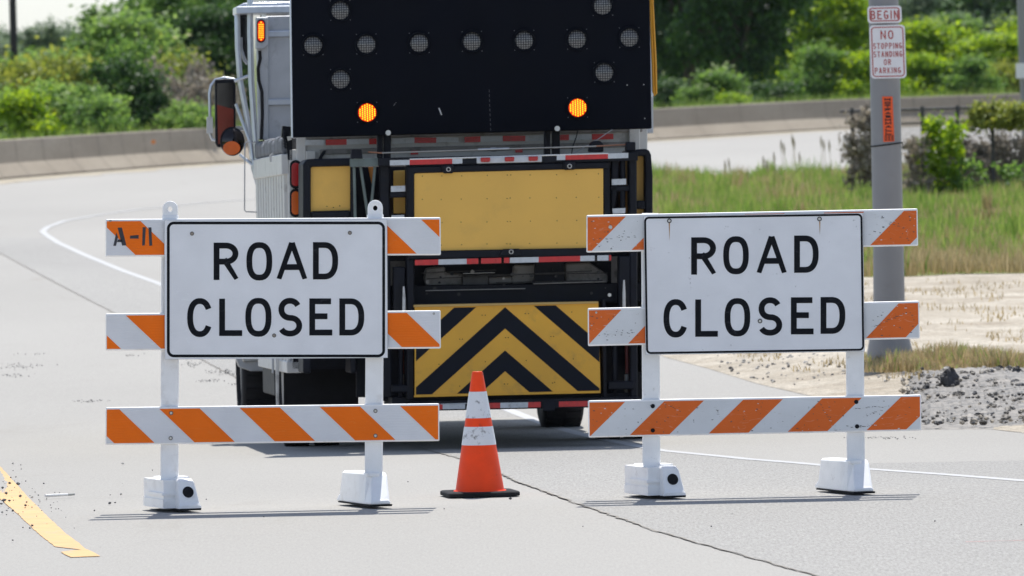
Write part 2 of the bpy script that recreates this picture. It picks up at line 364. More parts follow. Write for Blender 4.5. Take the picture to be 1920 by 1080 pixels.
asph_m = mat('asphalt_chunk_m', (.045, .043, .045), .7, var=.5, scale=25, bump=1, bscale=40)
mud_m = mat('wet_mud', (.17, .152, .13), .6, var=.7, scale=9, bump=1, bscale=14)

# ------------------------------------------------------------------ lettering
def arc(cx, cy, rx, ry, a0, a1, n=12, e=2.0):
    o = []
    for i in range(n + 1):
        a = R(a0 + (a1 - a0) * i / n); c, s_ = math.cos(a), math.sin(a)
        o.append((cx + rx * math.copysign(abs(c) ** (2 / e), c), cy + ry * math.copysign(abs(s_) ** (2 / e), s_)))
    return o
GL = {
 'R': [[(0, 0), (0, 1)], [(0, 1), (.5, 1)] + arc(.5, .745, .5, .255, 80, -80, 12) + [(.5, .49), (0, .49)], [(.48, .49), (1, 0)]],
 'P': [[(0, 0), (0, 1)], [(0, 1), (.5, 1)] + arc(.5, .73, .5, .27, 80, -80, 10) + [(.5, .46), (0, .46)]],
 'B': [[(0, 0), (0, 1)], [(0, 1), (.5, 1)] + arc(.5, .76, .42, .24, 80, -80, 8) + [(.5, .52), (0, .52)], [(.5, .52)] + arc(.5, .26, .5, .26, 80, -80, 8) + [(.5, 0), (0, 0)]],
 'O': [arc(.5, .5, .5, .5, 90, 450, 32, 2.5)],
 'A': [[(0, 0), (.46, 1)], [(.54, 1), (1, 0)], [(.2, .30), (.8, .30)]],
 'D': [[(0, 0), (0, 1)], [(0, 1), (.42, 1)] + arc(.42, .5, .58, .5, 85, -85, 20, 2.4) + [(.42, 0), (0, 0)]],
 'C': [arc(.5, .5, .5, .5, 28, 332, 28, 2.3)],
 'G': [arc(.5, .5, .5, .5, 38, 355, 26, 2.3), [(.55, .42), (1, .42)], [(1, .42), (1, .1)]],
 'L': [[(0, 1), (0, 0)], [(0, 0), (1, 0)]],
 'S': [arc(.5, .74, .46, .26, 25, 270, 18, 2.1)[:-1] + [(.52, .475)] + arc(.5, .24, .5, .24, 78, -155, 18, 2.1)],
 'E': [[(0, 0), (0, 1)], [(0, 1), (.93, 1)], [(0, .52), (.72, .52)], [(0, 0), (1, 0)]],
 'F': [[(0, 0), (0, 1)], [(0, 1), (1, 1)], [(0, .5), (.75, .5)]],
 'T': [[(.5, 0), (.5, 1)], [(0, 1), (1, 1)]],
 'N': [[(0, 0), (0, 1)], [(0, 1), (1, 0)], [(1, 0), (1, 1)]],
 'M': [[(0, 0), (0, 1)], [(0, 1), (.5, .3)], [(.5, .3), (1, 1)], [(1, 1), (1, 0)]],
 'I': [[(.5, 0), (.5, 1)]], 'K': [[(0, 0), (0, 1)], [(0, .4), (1, 1)], [(.3, .57), (1, 0)]],
 'H': [[(0, 0), (0, 1)], [(1, 0), (1, 1)], [(0, .5), (1, .5)]],
}
CURVY = set('OCS')
def glyph(mb, fr, ch, x0, x1, y0, y1, t, yl, mt, th=.0012, skew=0.0):
    """one letter as flat cut-out strokes in box x0..x1, y0(top)..y1(bottom) measured on the photo"""
    h = t / 2
    for si, st in enumerate(GL[ch]):
        pts = [Vector((x0 + h + (x1 - x0 - t) * u, y1 - h - (y1 - y0 - t) * v)) for u, v in st]
        q = [pts[0]]
        for p in pts[1:]:
            if (p - q[-1]).length > .15: q.append(p)
        pts = q
        closed = ch == 'O'
        if closed: pts = pts[:-1] if (pts[0] - pts[-1]).length < .5 else pts
        n = len(pts)
        if not closed and not (ch in 'CS' or (ch == 'G' and si == 0)):
            pts[0] = pts[0] + (pts[0] - pts[1]).normalized() * h; pts[-1] = pts[-1] + (pts[-1] - pts[-2]).normalized() * h
        A = []; B = []
        for i, p in enumerate(pts):
            a = pts[i - 1] if (i > 0 or closed) else p; b = pts[(i + 1) % n] if (i < n - 1 or closed) else p
            d1 = (p - a).normalized() if (p - a).length > 0 else (b - p).normalized()
            d2 = (b - p).normalized() if (b - p).length > 0 else d1
            d = (d1 + d2).normalized(); nn = Vector((-d.y, d.x)); k = h / max(.5, nn.dot(Vector((-d1.y, d1.x))))
            for lst, sg in ((A, 1), (B, -1)):
                v = p + nn * k * sg
                v = Vector((min(max(v.x, x0), x1), min(max(v.y, y0), y1)))
                lst.append(fr.at(v.x, v.y + skew * (v.x - x0), yl - th - si * .0003))
        vs = A + B; fs = []
        for i in range(n if closed else n - 1):
            j = (i + 1) % n; fs.append((i, j, n + j, n + i))
        mb.add(vs, fs, mt)

def ring_px(mb, fr, x0, y0, x1, y1, r, t, yl, mt, quad=None):
    def rr(a, b, c, d, r):
        o = []
        for cx, cy, s0 in ((c - r, b + r, -90), (c - r, d - r, 0), (a + r, d - r, 90), (a + r, b + r, 180)):
            for k in range(7):
                q = R(s0 + 15 * k); o.append((cx + r * math.cos(q), cy + r * math.sin(q)))
        return o
    o1 = rr(x0, y0, x1, y1, r); o2 = rr(x0 + t, y0 + t, x1 - t, y1 - t, max(.5, r - t)); n = len(o1)
    if quad: o1 = [quad(*p) for p in o1]; o2 = [quad(*p) for p in o2]
    vs = [fr.at(x, y, yl) for x, y in o1 + o2]
    mb.add(vs, [(i, (i + 1) % n, n + (i + 1) % n, n + i) for i in range(n)], mt)
for nm in ('parking_legend', 'road_closed_sign', 'rail', 'sticker', 'begin_legend'): NO_RECALC.add(nm)

# ------------------------------------------------------------------ ground, road, markings
def sheet(name, xl, xr, y0, y1, dz, mt, ny=160, nx=2, kind='structure', fz=None):
    """ground-following sheet; xl, xr: functions of world y"""
    ys = [y0 * (y1 / y0) ** (i / ny) for i in range(ny + 1)]; vs = []; fs = []
    for y in ys:
        a, b = xl(y), xr(y)
        for k in range(nx):
            x = a + (b - a) * k / (nx - 1)
            vs.append((x, y, zg(y) + dz + (fz(x, y, k / (nx - 1)) if fz else 0)))
    for i in range(ny):
        for k in range(nx - 1):
            a = i * nx + k; fs.append((a, a + 1, a + nx + 1, a + nx))
    mb = MB(); mb.add(vs, fs, mt, smooth=True); NO_RECALC.add(name)
    o = mb.build(name); tag(o, kind=kind); return o
def interp(tab):
    tab = sorted(tab)
    def f(y):
        if y <= tab[0][0]: (a, xa), (b, xb) = tab[0], tab[1]
        elif y >= tab[-1][0]: (a, xa), (b, xb) = tab[-2], tab[-1]
        else:
            for (a, xa), (b, xb) in zip(tab, tab[1:]):
                if a <= y <= b: break
        return xa + (xb - xa) * (y - a) / max(1e-6, b - a)
    return f
sheet('ground', lambda y: -1500, lambda y: 1500, 4, 5000, -.02, far_m, ny=90)
# barrier foot line measured on the photo
bar_px = [(-400, 385), (-150, 352), (0, 337), (200, 321), (400, 307), (800, 286), (1230, 263), (1560, 243), (1900, 229), (2300, 214)]
bar = [G(*p) for p in bar_px]
bar.sort(key=lambda p: p.x)
def bar_y(x):
    if x <= bar[0].x: a, b = bar[0], bar[1]
    elif x >= bar[-1].x: a, b = bar[-2], bar[-1]
    else:
        for a, b in zip(bar, bar[1:]):
            if a.x <= x <= b.x: break
    return a.y + (b.y - a.y) * (x - a.x) / (b.x - a.x)
# the road: one wide concrete sheet whose far edge follows the barrier
xs = [-14, -12.5] + [p.x for p in bar if -12 < p.x < 18] + [19, 24]
vs = []; fs = []; ny = 200
for x in xs:
    ye = bar_y(x) + .3
    for i in range(ny + 1):
        y = 8 * (ye / 8) ** (i / ny); vs.append((x, y, zg(y)))
for i in range(len(xs) - 1):
    for k in range(ny):
        a = i * (ny + 1) + k; fs.append((a, a + ny + 1, a + ny + 2, a + 1))
NO_RECALC.add('road'); mb = MB(); mb.add(vs, fs, concrete, True); tag(mb.build('road'), kind='structure')

joint_px = [(-150, 400), (0, 475), (100, 528), (200, 580), (330, 650), (450, 712), (650, 787), (860, 860), (970, 905), (1080, 945), (1240, 1000), (1400, 1045), (1530, 1080), (1750, 1135)]
line_px = [(85, 440), (110, 456), (160, 479), (230, 508), (300, 533), (500, 612), (700, 685), (960, 772), (1240, 846), (1400, 862), (1600, 879), (1920, 903), (2300, 926)]
joint = [G(*p) for p in joint_px]; wl = [G(*p) for p in line_px]
jf = interp([(p.y, p.x) for p in joint]); wf = interp([(p.y, p.x) for p in wl])
sheet('lane', lambda y: jf(y), lambda y: max(wf(y), jf(y) + .01) if y > 54.5 else 9, 12, wl[0].y - 2, .004, lane_conc, ny=200)

def ribbon(name, pts, w, dz, mt, kind='structure', jit=0, sub=1, wend=None):
    P = [Vector((p.x, p.y)) for p in pts]; Q = []
    for a, b in zip(P, P[1:]):
        n = max(1, int((b - a).length / sub))
        for i in range(n): Q.append(a.lerp(b, i / n))
    Q.append(P[-1]); vs = []; fs = []; n = len(Q)
    for i, p in enumerate(Q):
        d = (Q[min(i + 1, n - 1)] - Q[max(i - 1, 0)]).normalized(); nn = Vector((-d.y, d.x))
        ww = w * (1 + (random.uniform(-.5, .7) if jit else 0)); off = random.uniform(-jit, jit)
        for sg in (-1, 1):
            q = p + nn * (sg * ww / 2 + off); vs.append((q.x, q.y, zg(q.y) + dz))
    fs = [(2 * i, 2 * i + 1, 2 * i + 3, 2 * i + 2) for i in range(n - 1)]
    mb = MB(); NO_RECALC.add(name); mb.add(vs, fs, mt); return tag(mb.build(name), kind=kind)
ribbon('pavement_joint', joint, .009, .006, crackm, jit=.012, sub=.12)
# white edge line that turns back round the nose of the island
loop = [G(*p) for p in [(640, 366), (500, 371), (380, 381), (260, 393), (180, 404), (120, 415), (90, 426), (80, 434)]]
allp = loop + wl
ribbon('edge_line', allp, .10, .006, white_paint, sub=.5)
# hairline cracks and stain streaks
for pts, wd in (([(150, 936), (230, 932), (330, 930)], .006), ([(690, 958), (830, 951), (1000, 942)], .004), ([(1000, 897), (1150, 892), (1350, 888)], .004), ([(250, 1020), (420, 1008), (560, 1003)], .004)):
    ribbon('crack', [G(*p) for p in pts], wd, .009, crackm, jit=.01, sub=.05)
# yellow line end, bottom left
NO_RECALC.add('yellow_line')
L_ = [(-60, 890), (0, 936), (28, 960), (64, 994), (97, 1021)]; R_ = [(-60, 822), (0, 875), (47, 927), (83, 963), (125, 1003), (146, 1017)]
mb = MB()
def flat(pts, dz, mt): mb.add([(p.x, p.y, zg(p.y) + dz) for p in (G(*q) for q in pts)], [tuple(range(len(pts)))[::-1]], mt)
def resamp(P_, n):
    ys_ = [P_[0][1] + (P_[-1][1] - P_[0][1]) * i / n for i in range(n + 1)]; o = []
    for y in ys_:
        for (xa_, ya_), (xb_, yb_) in zip(P_, P_[1:]):
            if ya_ <= y <= yb_ + 1e-6: o.append((xa_ + (xb_ - xa_) * (y - ya_) / (yb_ - ya_), y)); break
    return o
rj = random.Random(2); A_ = resamp(L_ + [(104, 1026)], 60); B_ = resamp(R_ + [(164, 1033)], 60); vs = []
for (xa_, ya_), (xb_, yb_) in zip(A_, B_):
    for q_ in ((xa_ + rj.uniform(-1, 1), ya_), (xb_ + rj.uniform(-1, 1), yb_)): p = G(*q_); vs.append((p.x, p.y, p.z + .003))
mb.add(vs, [(2 * i, 2 * i + 2, 2 * i + 3, 2 * i + 1) for i in range(60)], yellow_paint)
flat([(114, 1036), (136, 1033), (164, 1031.5), (176, 1037), (188, 1044), (160, 1045), (133, 1046), (122, 1041)], .004, yellow_paint)
o = mb.build('yellow_line'); tag(o, kind='structure')

# island on the right: dirt then grass
isl_l = interp([(G(*p).y, G(*p).x) for p in [(2050, 845), (1920, 812), (1750, 790), (1560, 752), (1420, 720), (1330, 692), (1240, 668), (1180, 600), (1130, 520), (1100, 450), (1090, 400), (1100, 370), (1150, 352)]])
Y_ISL = G(2050, 845).y
def isl_z(x, y, u=None):
    e = max(0, min(1, (x - isl_l(y)) / 1.2)); return .000 + e * min(1, max(0, (y - Y_ISL) / 3)) * (.10 + .015 * math.sin(x * 3 + y) * math.sin(y * .9))
island_near, island_far = G(1920, 812).y, G(1300, 350).y
sheet('dirt_verge', lambda y: isl_l(y), lambda y: 16, G(2050, 845).y, island_far, .003, dirt_m, ny=120, nx=24, fz=isl_z)
def gleft(y): return isl_l(y) + .25
g_near, g_far = G(1700, 535).y, G(1300, 343).y
sheet('grass_verge', gleft, lambda y: 15.5, g_near, g_far, .008, soil_m, ny=80, nx=24, fz=isl_z)

# ------------------------------------------------------------------ road barricades
def bil(q, u, v):       # q = TL, TR, BR, BL
    return ((q[0][0] * (1 - u) + q[1][0] * u) * (1 - v) + (q[3][0] * (1 - u) + q[2][0] * u) * v,
            (q[0][1] * (1 - u) + q[1][1] * u) * (1 - v) + (q[3][1] * (1 - u) + q[2][1] * u) * v)
def clip(poly, inside, inter):
    o = []
    for i, p in enumerate(poly):
        q = poly[(i + 1) % len(poly)]; a, b = inside(p), inside(q)
        if a: o.append(p)
        if a != b: o.append(inter(p, q))
    return o
def clip_x(poly, x, keep_right):
    ins = (lambda p: p[0] >= x) if keep_right else (lambda p: p[0] <= x)
    return clip(poly, ins, lambda p, q: (x, p[1] + (q[1] - p[1]) * (x - p[0]) / (q[0] - p[0])))

SHEET = []
def rail(fr, root, q, starts, shift, wm, om, width=75.4):
    mb = MB(); PX(mb, fr, q, 0.0, .026, plastic)
    o = mb.build('rail', root, bevel=.007, seg=2)
    mb = MB()
    x0, x1 = q[0][0] + 2.2, q[1][0] - 2.2
    def put(poly, y, mt):
        w_ = q[1][0] - q[0][0]
        mb.poly([fr.at(*bil(q, (px - q[0][0]) / w_, .055 + .90 * v), y) for px, v in poly], mt)
    put([(x0, 0), (x1, 0), (x1, 1), (x0, 1)], -.0012, wm)
    for s in starts:
        p = [(s, 0), (s + width, 0), (s + width + shift, 1), (s + shift, 1)]
        p = clip_x(p, x0, True)
        if p: p = clip_x(p, x1, False)
        if len(p) > 2: put(p, -.0024, om)
    NO_RECALC.add('striped_sheeting')
    SHEET.append((mb, o)); mb.late = o
    return o
def bolt(mb, fr, px, py, yl, r=.008, mt=None, washer=None):
    c = fr.at(px, py, yl)
    mb.disc(c - Vector((0, .002, 0)), r * 1.5, .002, washer or steel, 14); mb.disc(c - Vector((0, .006, 0)), r, .006, mt or steel, 6)

def foot(fr, root, cx, cy, variant, old, name='foot'):
    """long ballast block the post stands in; cx,cy = photo position of the middle of its front lower edge"""
    pm = plastic_old if old else plastic
    base = fr.at(cx, cy, -.125); base.z = 0
    yaw = R(18); c, s = math.cos(yaw), math.sin(yaw)
    def W(x, y, z):   # block axes: y goes back (and to the left), x right
        return Vector((base.x + x * c - y * s, base.y + x * s + y * c, base.z + z))
    # cross-sections along the length: (y, half width bottom, half width top, z0, top z)
    # (y, left half width bottom, top, right half width bottom, top, z0, z1)
    if variant == 0:   # cap-ended foot with the tank on its left flank
        S = [(-.0, .060, .056, .066, .060, .012, .028), (.010, .060, .056, .064, .056, .012, .045), (.045, .058, .052, .060, .042, .008, .160), (.065, .058, .050, .058, .040, .008, .172), (.20, .058, .05, .058, .036, .008, .174), (.56, .058, .05, .058, .036, .008, .170), (.61, .056, .045, .056, .04, .008, .05)]
    else:
        S = [(-.0, .054, .050, .058, .054, .012, .030), (.012, .054, .050, .056, .052, .012, .040), (.128, .054, .016, .054, .082, .008, .164), (.150, .054, .034, .054, .084, .008, .182), (.24, .054, .044, .056, .078, .008, .184), (.56, .054, .048, .056, .046, .008, .178), (.595, .056, .046, .056, .046, .008, .07), (.63, .062, .056, .058, .05, .008, .035)]
    mb = MB(); vs = []
    for y, wl_, tl_, wb, wt, z0, z1 in S:
        ym = y
        zk = z1 - (.012 if z1 > .06 else .004); vs += [W(-wl_, ym, z0), W(wb, ym, z0), W(wb * .99, ym, z0 + .01), W(wt, ym, zk), W(wt - .010, ym, z1), W(-tl_ + .010, ym, z1), W(-tl_, ym, zk), W(-wl_ * .99, ym, z0 + .01)]
    n = 8; fs = []
    for i in range(len(S) - 1):
        for k in range(n):
            fs.append((i * n + k, i * n + (k + 1) % n, (i + 1) * n + (k + 1) % n, (i + 1) * n + k))
    fs += [tuple(range(n))[::-1], tuple(range((len(S) - 1) * n, len(S) * n))]
    mb.add(vs, fs, pm)
    def wbox(a, b, mt):
        (xa, ya, za), (xb, yb, zb) = a, b
        mb.add([W(xa, ya, za), W(xb, ya, za), W(xb, yb, za), W(xa, yb, za), W(xa, ya, zb), W(xb, ya, zb), W(xb, yb, zb), W(xa, yb, zb)],
               [(0, 3, 2, 1), (4, 5, 6, 7), (0, 1, 5, 4), (1, 2, 6, 5), (2, 3, 7, 6), (3, 0, 4, 7)], mt)
    if variant == 0:   # side tank with handle ledge, left of the front block
        wbox((-.118, .10, .012), (-.05, .50, .166), pm); wbox((-.130, .088, .082), (-.05, .40, .096), pm); wbox((-.126, .085, .012), (-.05, .49, .060), pm)
    wbox((-.035, .12, .160), (.035, .26, .182), pm)
    o = mb.build(name, root, bevel=.011, seg=3)
    mb = MB()
    mb.add([W(-.058, .0, .001), W(.064, .0, .001), W(.058, .61, .001), W(-.058, .61, .001), W(-.060, -.003, .012), W(.066, -.003, .012), W(.060, .61, .008), W(-.060, .61, .008)],
           [(0, 3, 2, 1), (4, 5, 6, 7), (0, 1, 5, 4), (1, 2, 6, 5), (2, 3, 7, 6), (3, 0, 4, 7)], rubber)
    mb.build('rubber_pad', o)
    if variant == 0:   # dark filler cap on the sloped front face
        mb = MB(); cc = (0.0, .030, .100); nrm = Vector((0, -.14, .04)).normalized()
        vs = []; N_ = 20
        for lay in (-.006, .006):
            for k in range(N_):
                q = 2 * math.pi * k / N_; vs.append(W(math.cos(q) * .031, cc[1] + math.sin(q) * .031 * .33 + lay, cc[2] + math.sin(q) * .030 - lay * .3))
        mb.add(vs, [tuple(range(N_))[::-1], tuple(range(N_, 2 * N_))] + [(k, (k + 1) % N_, N_ + (k + 1) % N_, N_ + k) for k in range(N_)], rubber)
        mb.build('filler_cap', o)
    return o

def post(fr, root, xt, yt, xb, yb, w, loop_top, old):
    pm = plastic_old if old else plastic
    mb = MB()
    if loop_top:   # rounded eye with a bolt hole on top
        hw = w / 2; r = hw * .92; cy = yt + r; N_ = 12
        out = [(xt + r * math.cos(math.pi - math.pi * k / N_), cy - r * math.sin(math.pi * k / N_)) for k in range(N_ + 1)]
        hole = [(xt + 4.2 * math.cos(2 * math.pi * k / 16), cy + 1 - 4.8 * math.sin(2 * math.pi * k / 16)) for k in range(16)]
        # eye plate: ring of quads between outline and hole
        ol = []
        for k in range(16):
            a = 2 * math.pi * k / 16; c_, s_ = math.cos(a), math.sin(a)
            if s_ >= -1e-6: ol.append((xt + r * c_, cy - r * s_))
            else:
                t_ = min(r / abs(c_) if abs(c_) > 1e-6 else 99, 14 / abs(s_)); ol.append((xt + t_ * c_, cy - t_ * s_))
        y0, y1 = .034, .062
        vs = [fr.at(x, y, y0) for x, y in ol + hole]; bk = [v + Vector((0, y1 - y0, 0)) for v in vs]
        n = 16; fs = []
        for k in range(n):
            j = (k + 1) % n
            fs += [(k, j, n + j, n + k), (2 * n + k, 3 * n + k, 3 * n + j, 2 * n + j), (k, 2 * n + k, 2 * n + j, j), (n + k, n + j, 3 * n + j, 3 * n + k)]
        mb.add(vs + bk, fs, pm)
        a = fr.at(xt - r, cy + 9, .034); b = fr.at(xt + r, cy + 9, .034)
        ytop = cy + 13
    else: ytop = yt
    hw = w / 2
    q = [(xt - hw, ytop), (xt + hw, ytop), (xb + hw, yb), (xb - hw, yb)]
    PX(mb, fr, q, .028, .05, pm)
    # raised flanges make the channel section
    PX(mb, fr, [(xt - hw - 1.2, ytop + 8), (xt - hw + 4, ytop + 8), (xb - hw + 4, yb - 6), (xb - hw - 1.2, yb - 6)], .0265, .055, pm)
    PX(mb, fr, [(xt + hw - 4, ytop + 8), (xt + hw + 1.2, ytop + 8), (xb + hw + 1.2, yb - 6), (xb + hw - 4, yb - 6)], .0265, .055, pm)
    return mb.build('post', root, bevel=.004, seg=2)

def sheeting_sign(fr, root, q, ring, thick, words, wm, lean=None, radius=13, skew=0):
    mb = MB(); PX(mb, fr, q, -.020, .006, alu)
    ins = [(q[0][0] + .5, q[0][1] + .5), (q[1][0] - .5, q[1][1] + .5), (q[2][0] - .5, q[2][1] - .5), (q[3][0] + .5, q[3][1] - .5)]
    mb.poly([fr.at(x, y, -.0212) for x, y in ins], wm)
    quad = None
    if lean: quad = lambda x, y: bil(lean, (x - ring[0]) / (ring[2] - ring[0]), (y - ring[1]) / (ring[3] - ring[1]))
    ring_px(mb, fr, *ring, radius, thick, -.0222, ink, quad)
    for ch, x0, x1, y0, y1 in words: glyph(mb, fr, ch, x0, x1, y0, y1, 10.9, -.0212, ink, skew=skew)
    return mb.build('road_closed_sign', root)

# --- left barricade
gl = G(520, 954); frL = Frame((gl.x, 50.0, 0))
rL = frL.empty('road_barricade')
tag(rL, 'road barricade with ROAD CLOSED sign, clean orange stripes and A-11 stencilled on the top rail', 'barricade', 'road closed barricades')
rails = []
for q, st in (([(198, 411), (826, 407.5), (826.5, 478.5), (198, 481.5)], [188 + 150.4 * k for k in range(5)]),
              ([(198, 588), (826, 582), (826.5, 653.5), (198, 657.5)], [85.5 + 150.4 * k for k in range(6)]),
              ([(198, 764), (823.5, 756.5), (824, 827), (197.5, 834.5)], [148.5 + 150.4 * k for k in range(5)])):
    rails.append(rail(frL, rL, q, st, 66, rail_white, rail_orange))
post(frL, rL, 319, 377, 317.5, 906, 31, True, False); post(frL, rL, 703.5, 375, 700.5, 898, 31, True, False)
foot(frL, rL, 356, 960, 0, False); foot(frL, rL, 714, 949, 1, False)
W1 = [('R', 400.6, 447, 455, 525), ('O', 462, 510.5, 454, 526), ('A', 518.7, 576, 454, 524), ('D', 586.8, 634, 454, 524),
      ('C', 351, 398.3, 559, 632), ('L', 411, 454, 560, 630), ('O', 460, 509, 558.5, 631.5), ('S', 520.7, 566.6, 558.5, 631), ('E', 580, 623, 559.5, 629), ('D', 636.3, 683, 559.5, 629)]
sg = sheeting_sign(frL, rL, [(308, 413), (726, 411), (727, 671), (309, 674)], (313, 415.5, 722, 670), 5.2, W1, sign_white)
mb = MB()
for p in ((360, 438), (656, 436.5), (514, 629)): bolt(mb, frL, *p, -.0215, .0075, mt=mat('dull_bolt', (.30, .26, .22), .5, .4), washer=mat('bolt_rim', (.12, .11, .10), .6))
mb.build('bolt', sg)
for i, o in enumerate(rails):
    mb = MB(); pts = {0: [(207, 414)], 1: [(813.5, 588)], 2: [(321, 774.5), (320, 821.5), (704, 770.5), (704, 817)]}[i]
    for p in pts: bolt(mb, frL, *p, -.0025, .0075 if i == 2 else .004, washer=MATS['bolt_rim'])
    mb.build('bolt', o)
# stencilled A-11 on the top rail, painted in broken stencil strokes
mb = MB(); NO_RECALC.add('stencil_number')
for pl in ([(220.5, 427), (228.5, 426.5), (237, 460), (229, 460.5)], [(218, 436), (221.3, 444), (217.5, 460.7), (212.5, 461)], [(221, 449), (229, 449), (230.5, 454), (219.5, 454)],
           [(244, 442), (260, 440.5), (260, 447.5), (243.5, 447.5)], [(267.5, 426), (273.5, 426), (271.5, 460), (266.5, 460.5)], [(278.3, 426.5), (283.8, 426.3), (285.5, 460.5), (280, 461)]):
    mb.poly([frL.at(x, y, -.0034) for x, y in pl], mat('stencil_ink', (.035, .035, .045), .6, var=.3, scale=40))
mb.build('stencil_number', rails[0])
for m_, o in SHEET: m_.build('striped_sheeting', o)
SHEET.clear()

# --- right barricade
gr_ = G(1410, 930); frR = Frame((gr_.x, 50.3, 0))
rR = frR.empty('road_barricade')
tag(rR, 'chipped road barricade with ROAD CLOSED sign and rust runs, in front of light pole', 'barricade', 'road closed barricades')
rails = []
for q, st, sh in (([(1099.5, 403.5), (1720.5, 391), (1721.5, 461), (1099.5, 473.5)], [1099 + 149 * k for k in range(5)], -64),
                  ([(1102, 578), (1723.5, 564), (1724.5, 635), (1102.5, 649)], [1091 + 148.5 * k for k in range(5)], -62),
                  ([(1103, 751), (1727, 740), (1727.5, 807.5), (1103.5, 820.5)], [1097.5 + 148 * k for k in range(5)], -65)):
    rails.append(rail(frR, rR, q, st, sh, rail_white_old, rail_orange_old, 74.4))
post(frR, rR, 1219, 400, 1221.5, 876, 31, False, True); post(frR, rR, 1601, 396, 1605, 871, 31, False, True)
foot(frR, rR, 1265, 931.5, 0, True); foot(frR, rR, 1620, 922, 1, True)
W2 = [('R', 1296, 1342.5, 445, 515), ('O', 1356, 1404, 443, 514.5), ('A', 1418.6, 1475, 442.5, 512.5), ('D', 1489, 1535, 441.7, 511.5),
      ('C', 1244, 1290, 561, 633), ('L', 1303.6, 1346, 561.5, 631.5), ('O', 1358.6, 1406.7, 559, 631), ('S', 1421, 1466.6, 557.5, 629.5), ('E', 1483, 1525.4, 557.5, 627), ('D', 1538.6, 1585, 557, 626)]
sg = sheeting_sign(frR, rR, [(1206.5, 405), (1618, 399), (1621.5, 659), (1210.5, 665.5)], (1208, 407, 1619, 664), 3.8, W2, sign_white_old,
                   lean=[(1207.5, 406.5), (1617, 400.3), (1620.5, 657.5), (1211.5, 664)], radius=9, skew=-.004)
mb = MB()
for p in ((1255, 414), (1536.5, 410.5), (1425, 602)): bolt(mb, frR, *p, -.0217, .0085, washer=ink)
mb.build('bolt', sg)
mb = MB(); NO_RECALC.add('rust_run'); rust = mat('rust_stain', (.42, .25, .13), .7, var=.3, scale=30)
for x, y, l in ((1255, 418, 34), (1537, 415, 26)):
    mb.poly([frR.at(*p, -.0216) for p in ((x - 1.3, y), (x + 1.3, y), (x + .9, y + l * .5), (x + .2, y + l), (x - .6, y + l * .5))], rust)
mb.build('rust_run', sg)
for i, o in enumerate(rails):
    mb = MB()
    if i == 2:
        for p in ((1224, 761.5), (1224, 807), (1605.5, 753.5), (1607, 799.5)): bolt(mb, frR, *p, -.0025, .008, mt=black_metal, washer=ink)
    if i == 0: bolt(mb, frR, 1144.5, 426, -.0025, .007)
    if i == 1: bolt(mb, frR, 1118, 586, -.0025, .004)
    mb.build('bolt', o)
    # chipped spots of bare board
    mb = SHEET[i][0]; rnd = random.Random(5 + i); q = [(1100, 404, 1720, 391), (1102, 580, 1724, 566), (1104, 753, 1727, 742)][i]
    rng = [(1104, 1200), (1628, 1716)] if i < 2 else [(1110, 1720)]
    for k in range(90 if i == 2 else 66):
        a, b = rng[k % len(rng)]; x = rnd.uniform(a, b); y = q[1] + (q[3] - q[1]) * (x - q[0]) / (q[2] - q[0]) + rnd.uniform(7, 62)
        rx, ry = rnd.uniform(.5, 2.6) * (1.6 if rnd.random() < .08 else 1), rnd.uniform(.4, 1.1); n = 6; t0 = rnd.uniform(0, 3)
        pl = [frR.at(x + rx * rnd.uniform(.6, 1.2) * math.cos(t0 - 2 * math.pi * j / n), y - ry * rnd.uniform(.6, 1.2) * math.sin(t0 - 2 * math.pi * j / n), -.0034 - .00002 * k) for j in range(n)]
        mb.poly(pl, [mat('chip_dark', (.10, .09, .085), .8), mat('chip_pale', (.62, .62, .6), .7), mat('chip_dark', (.1, .09, .08), .8)][k % 3])
    for (ax, ay, bx_, by_, n_) in ({0: [(1640, 402, 1700, 432, 9), (1115, 450, 1190, 442, 8)], 1: [(1640, 612, 1690, 590, 12), (1125, 628, 1190, 624, 14)], 2: [(1534, 752, 1566, 806, 14), (1600, 766, 1665, 762, 12), (1590, 800, 1640, 798, 12), (1620, 782, 1660, 766, 8), (1245, 756, 1275, 772, 8), (1340, 765, 1352, 785, 6)]}[i]):
        for k in range(n_):
            t_ = k / (n_ - 1); x, y = ax + (bx_ - ax) * t_ + rnd.uniform(-1.5, 1.5), ay + (by_ - ay) * t_ + rnd.uniform(-1.5, 1.5); l_, h_ = rnd.uniform(1, 3.2), rnd.uniform(.35, .8)
            mb.poly([frR.at(u, v, -.0040 - .00003 * k) for u, v in ((x - l_, y - h_), (x + l_, y - h_ * .4), (x + l_ * .8, y + h_), (x - l_ * .7, y + h_ * .6))], MATS['chip_dark'] if rnd.random() < .75 else MATS['chip_pale'])
    mb.build('striped_sheeting', o)

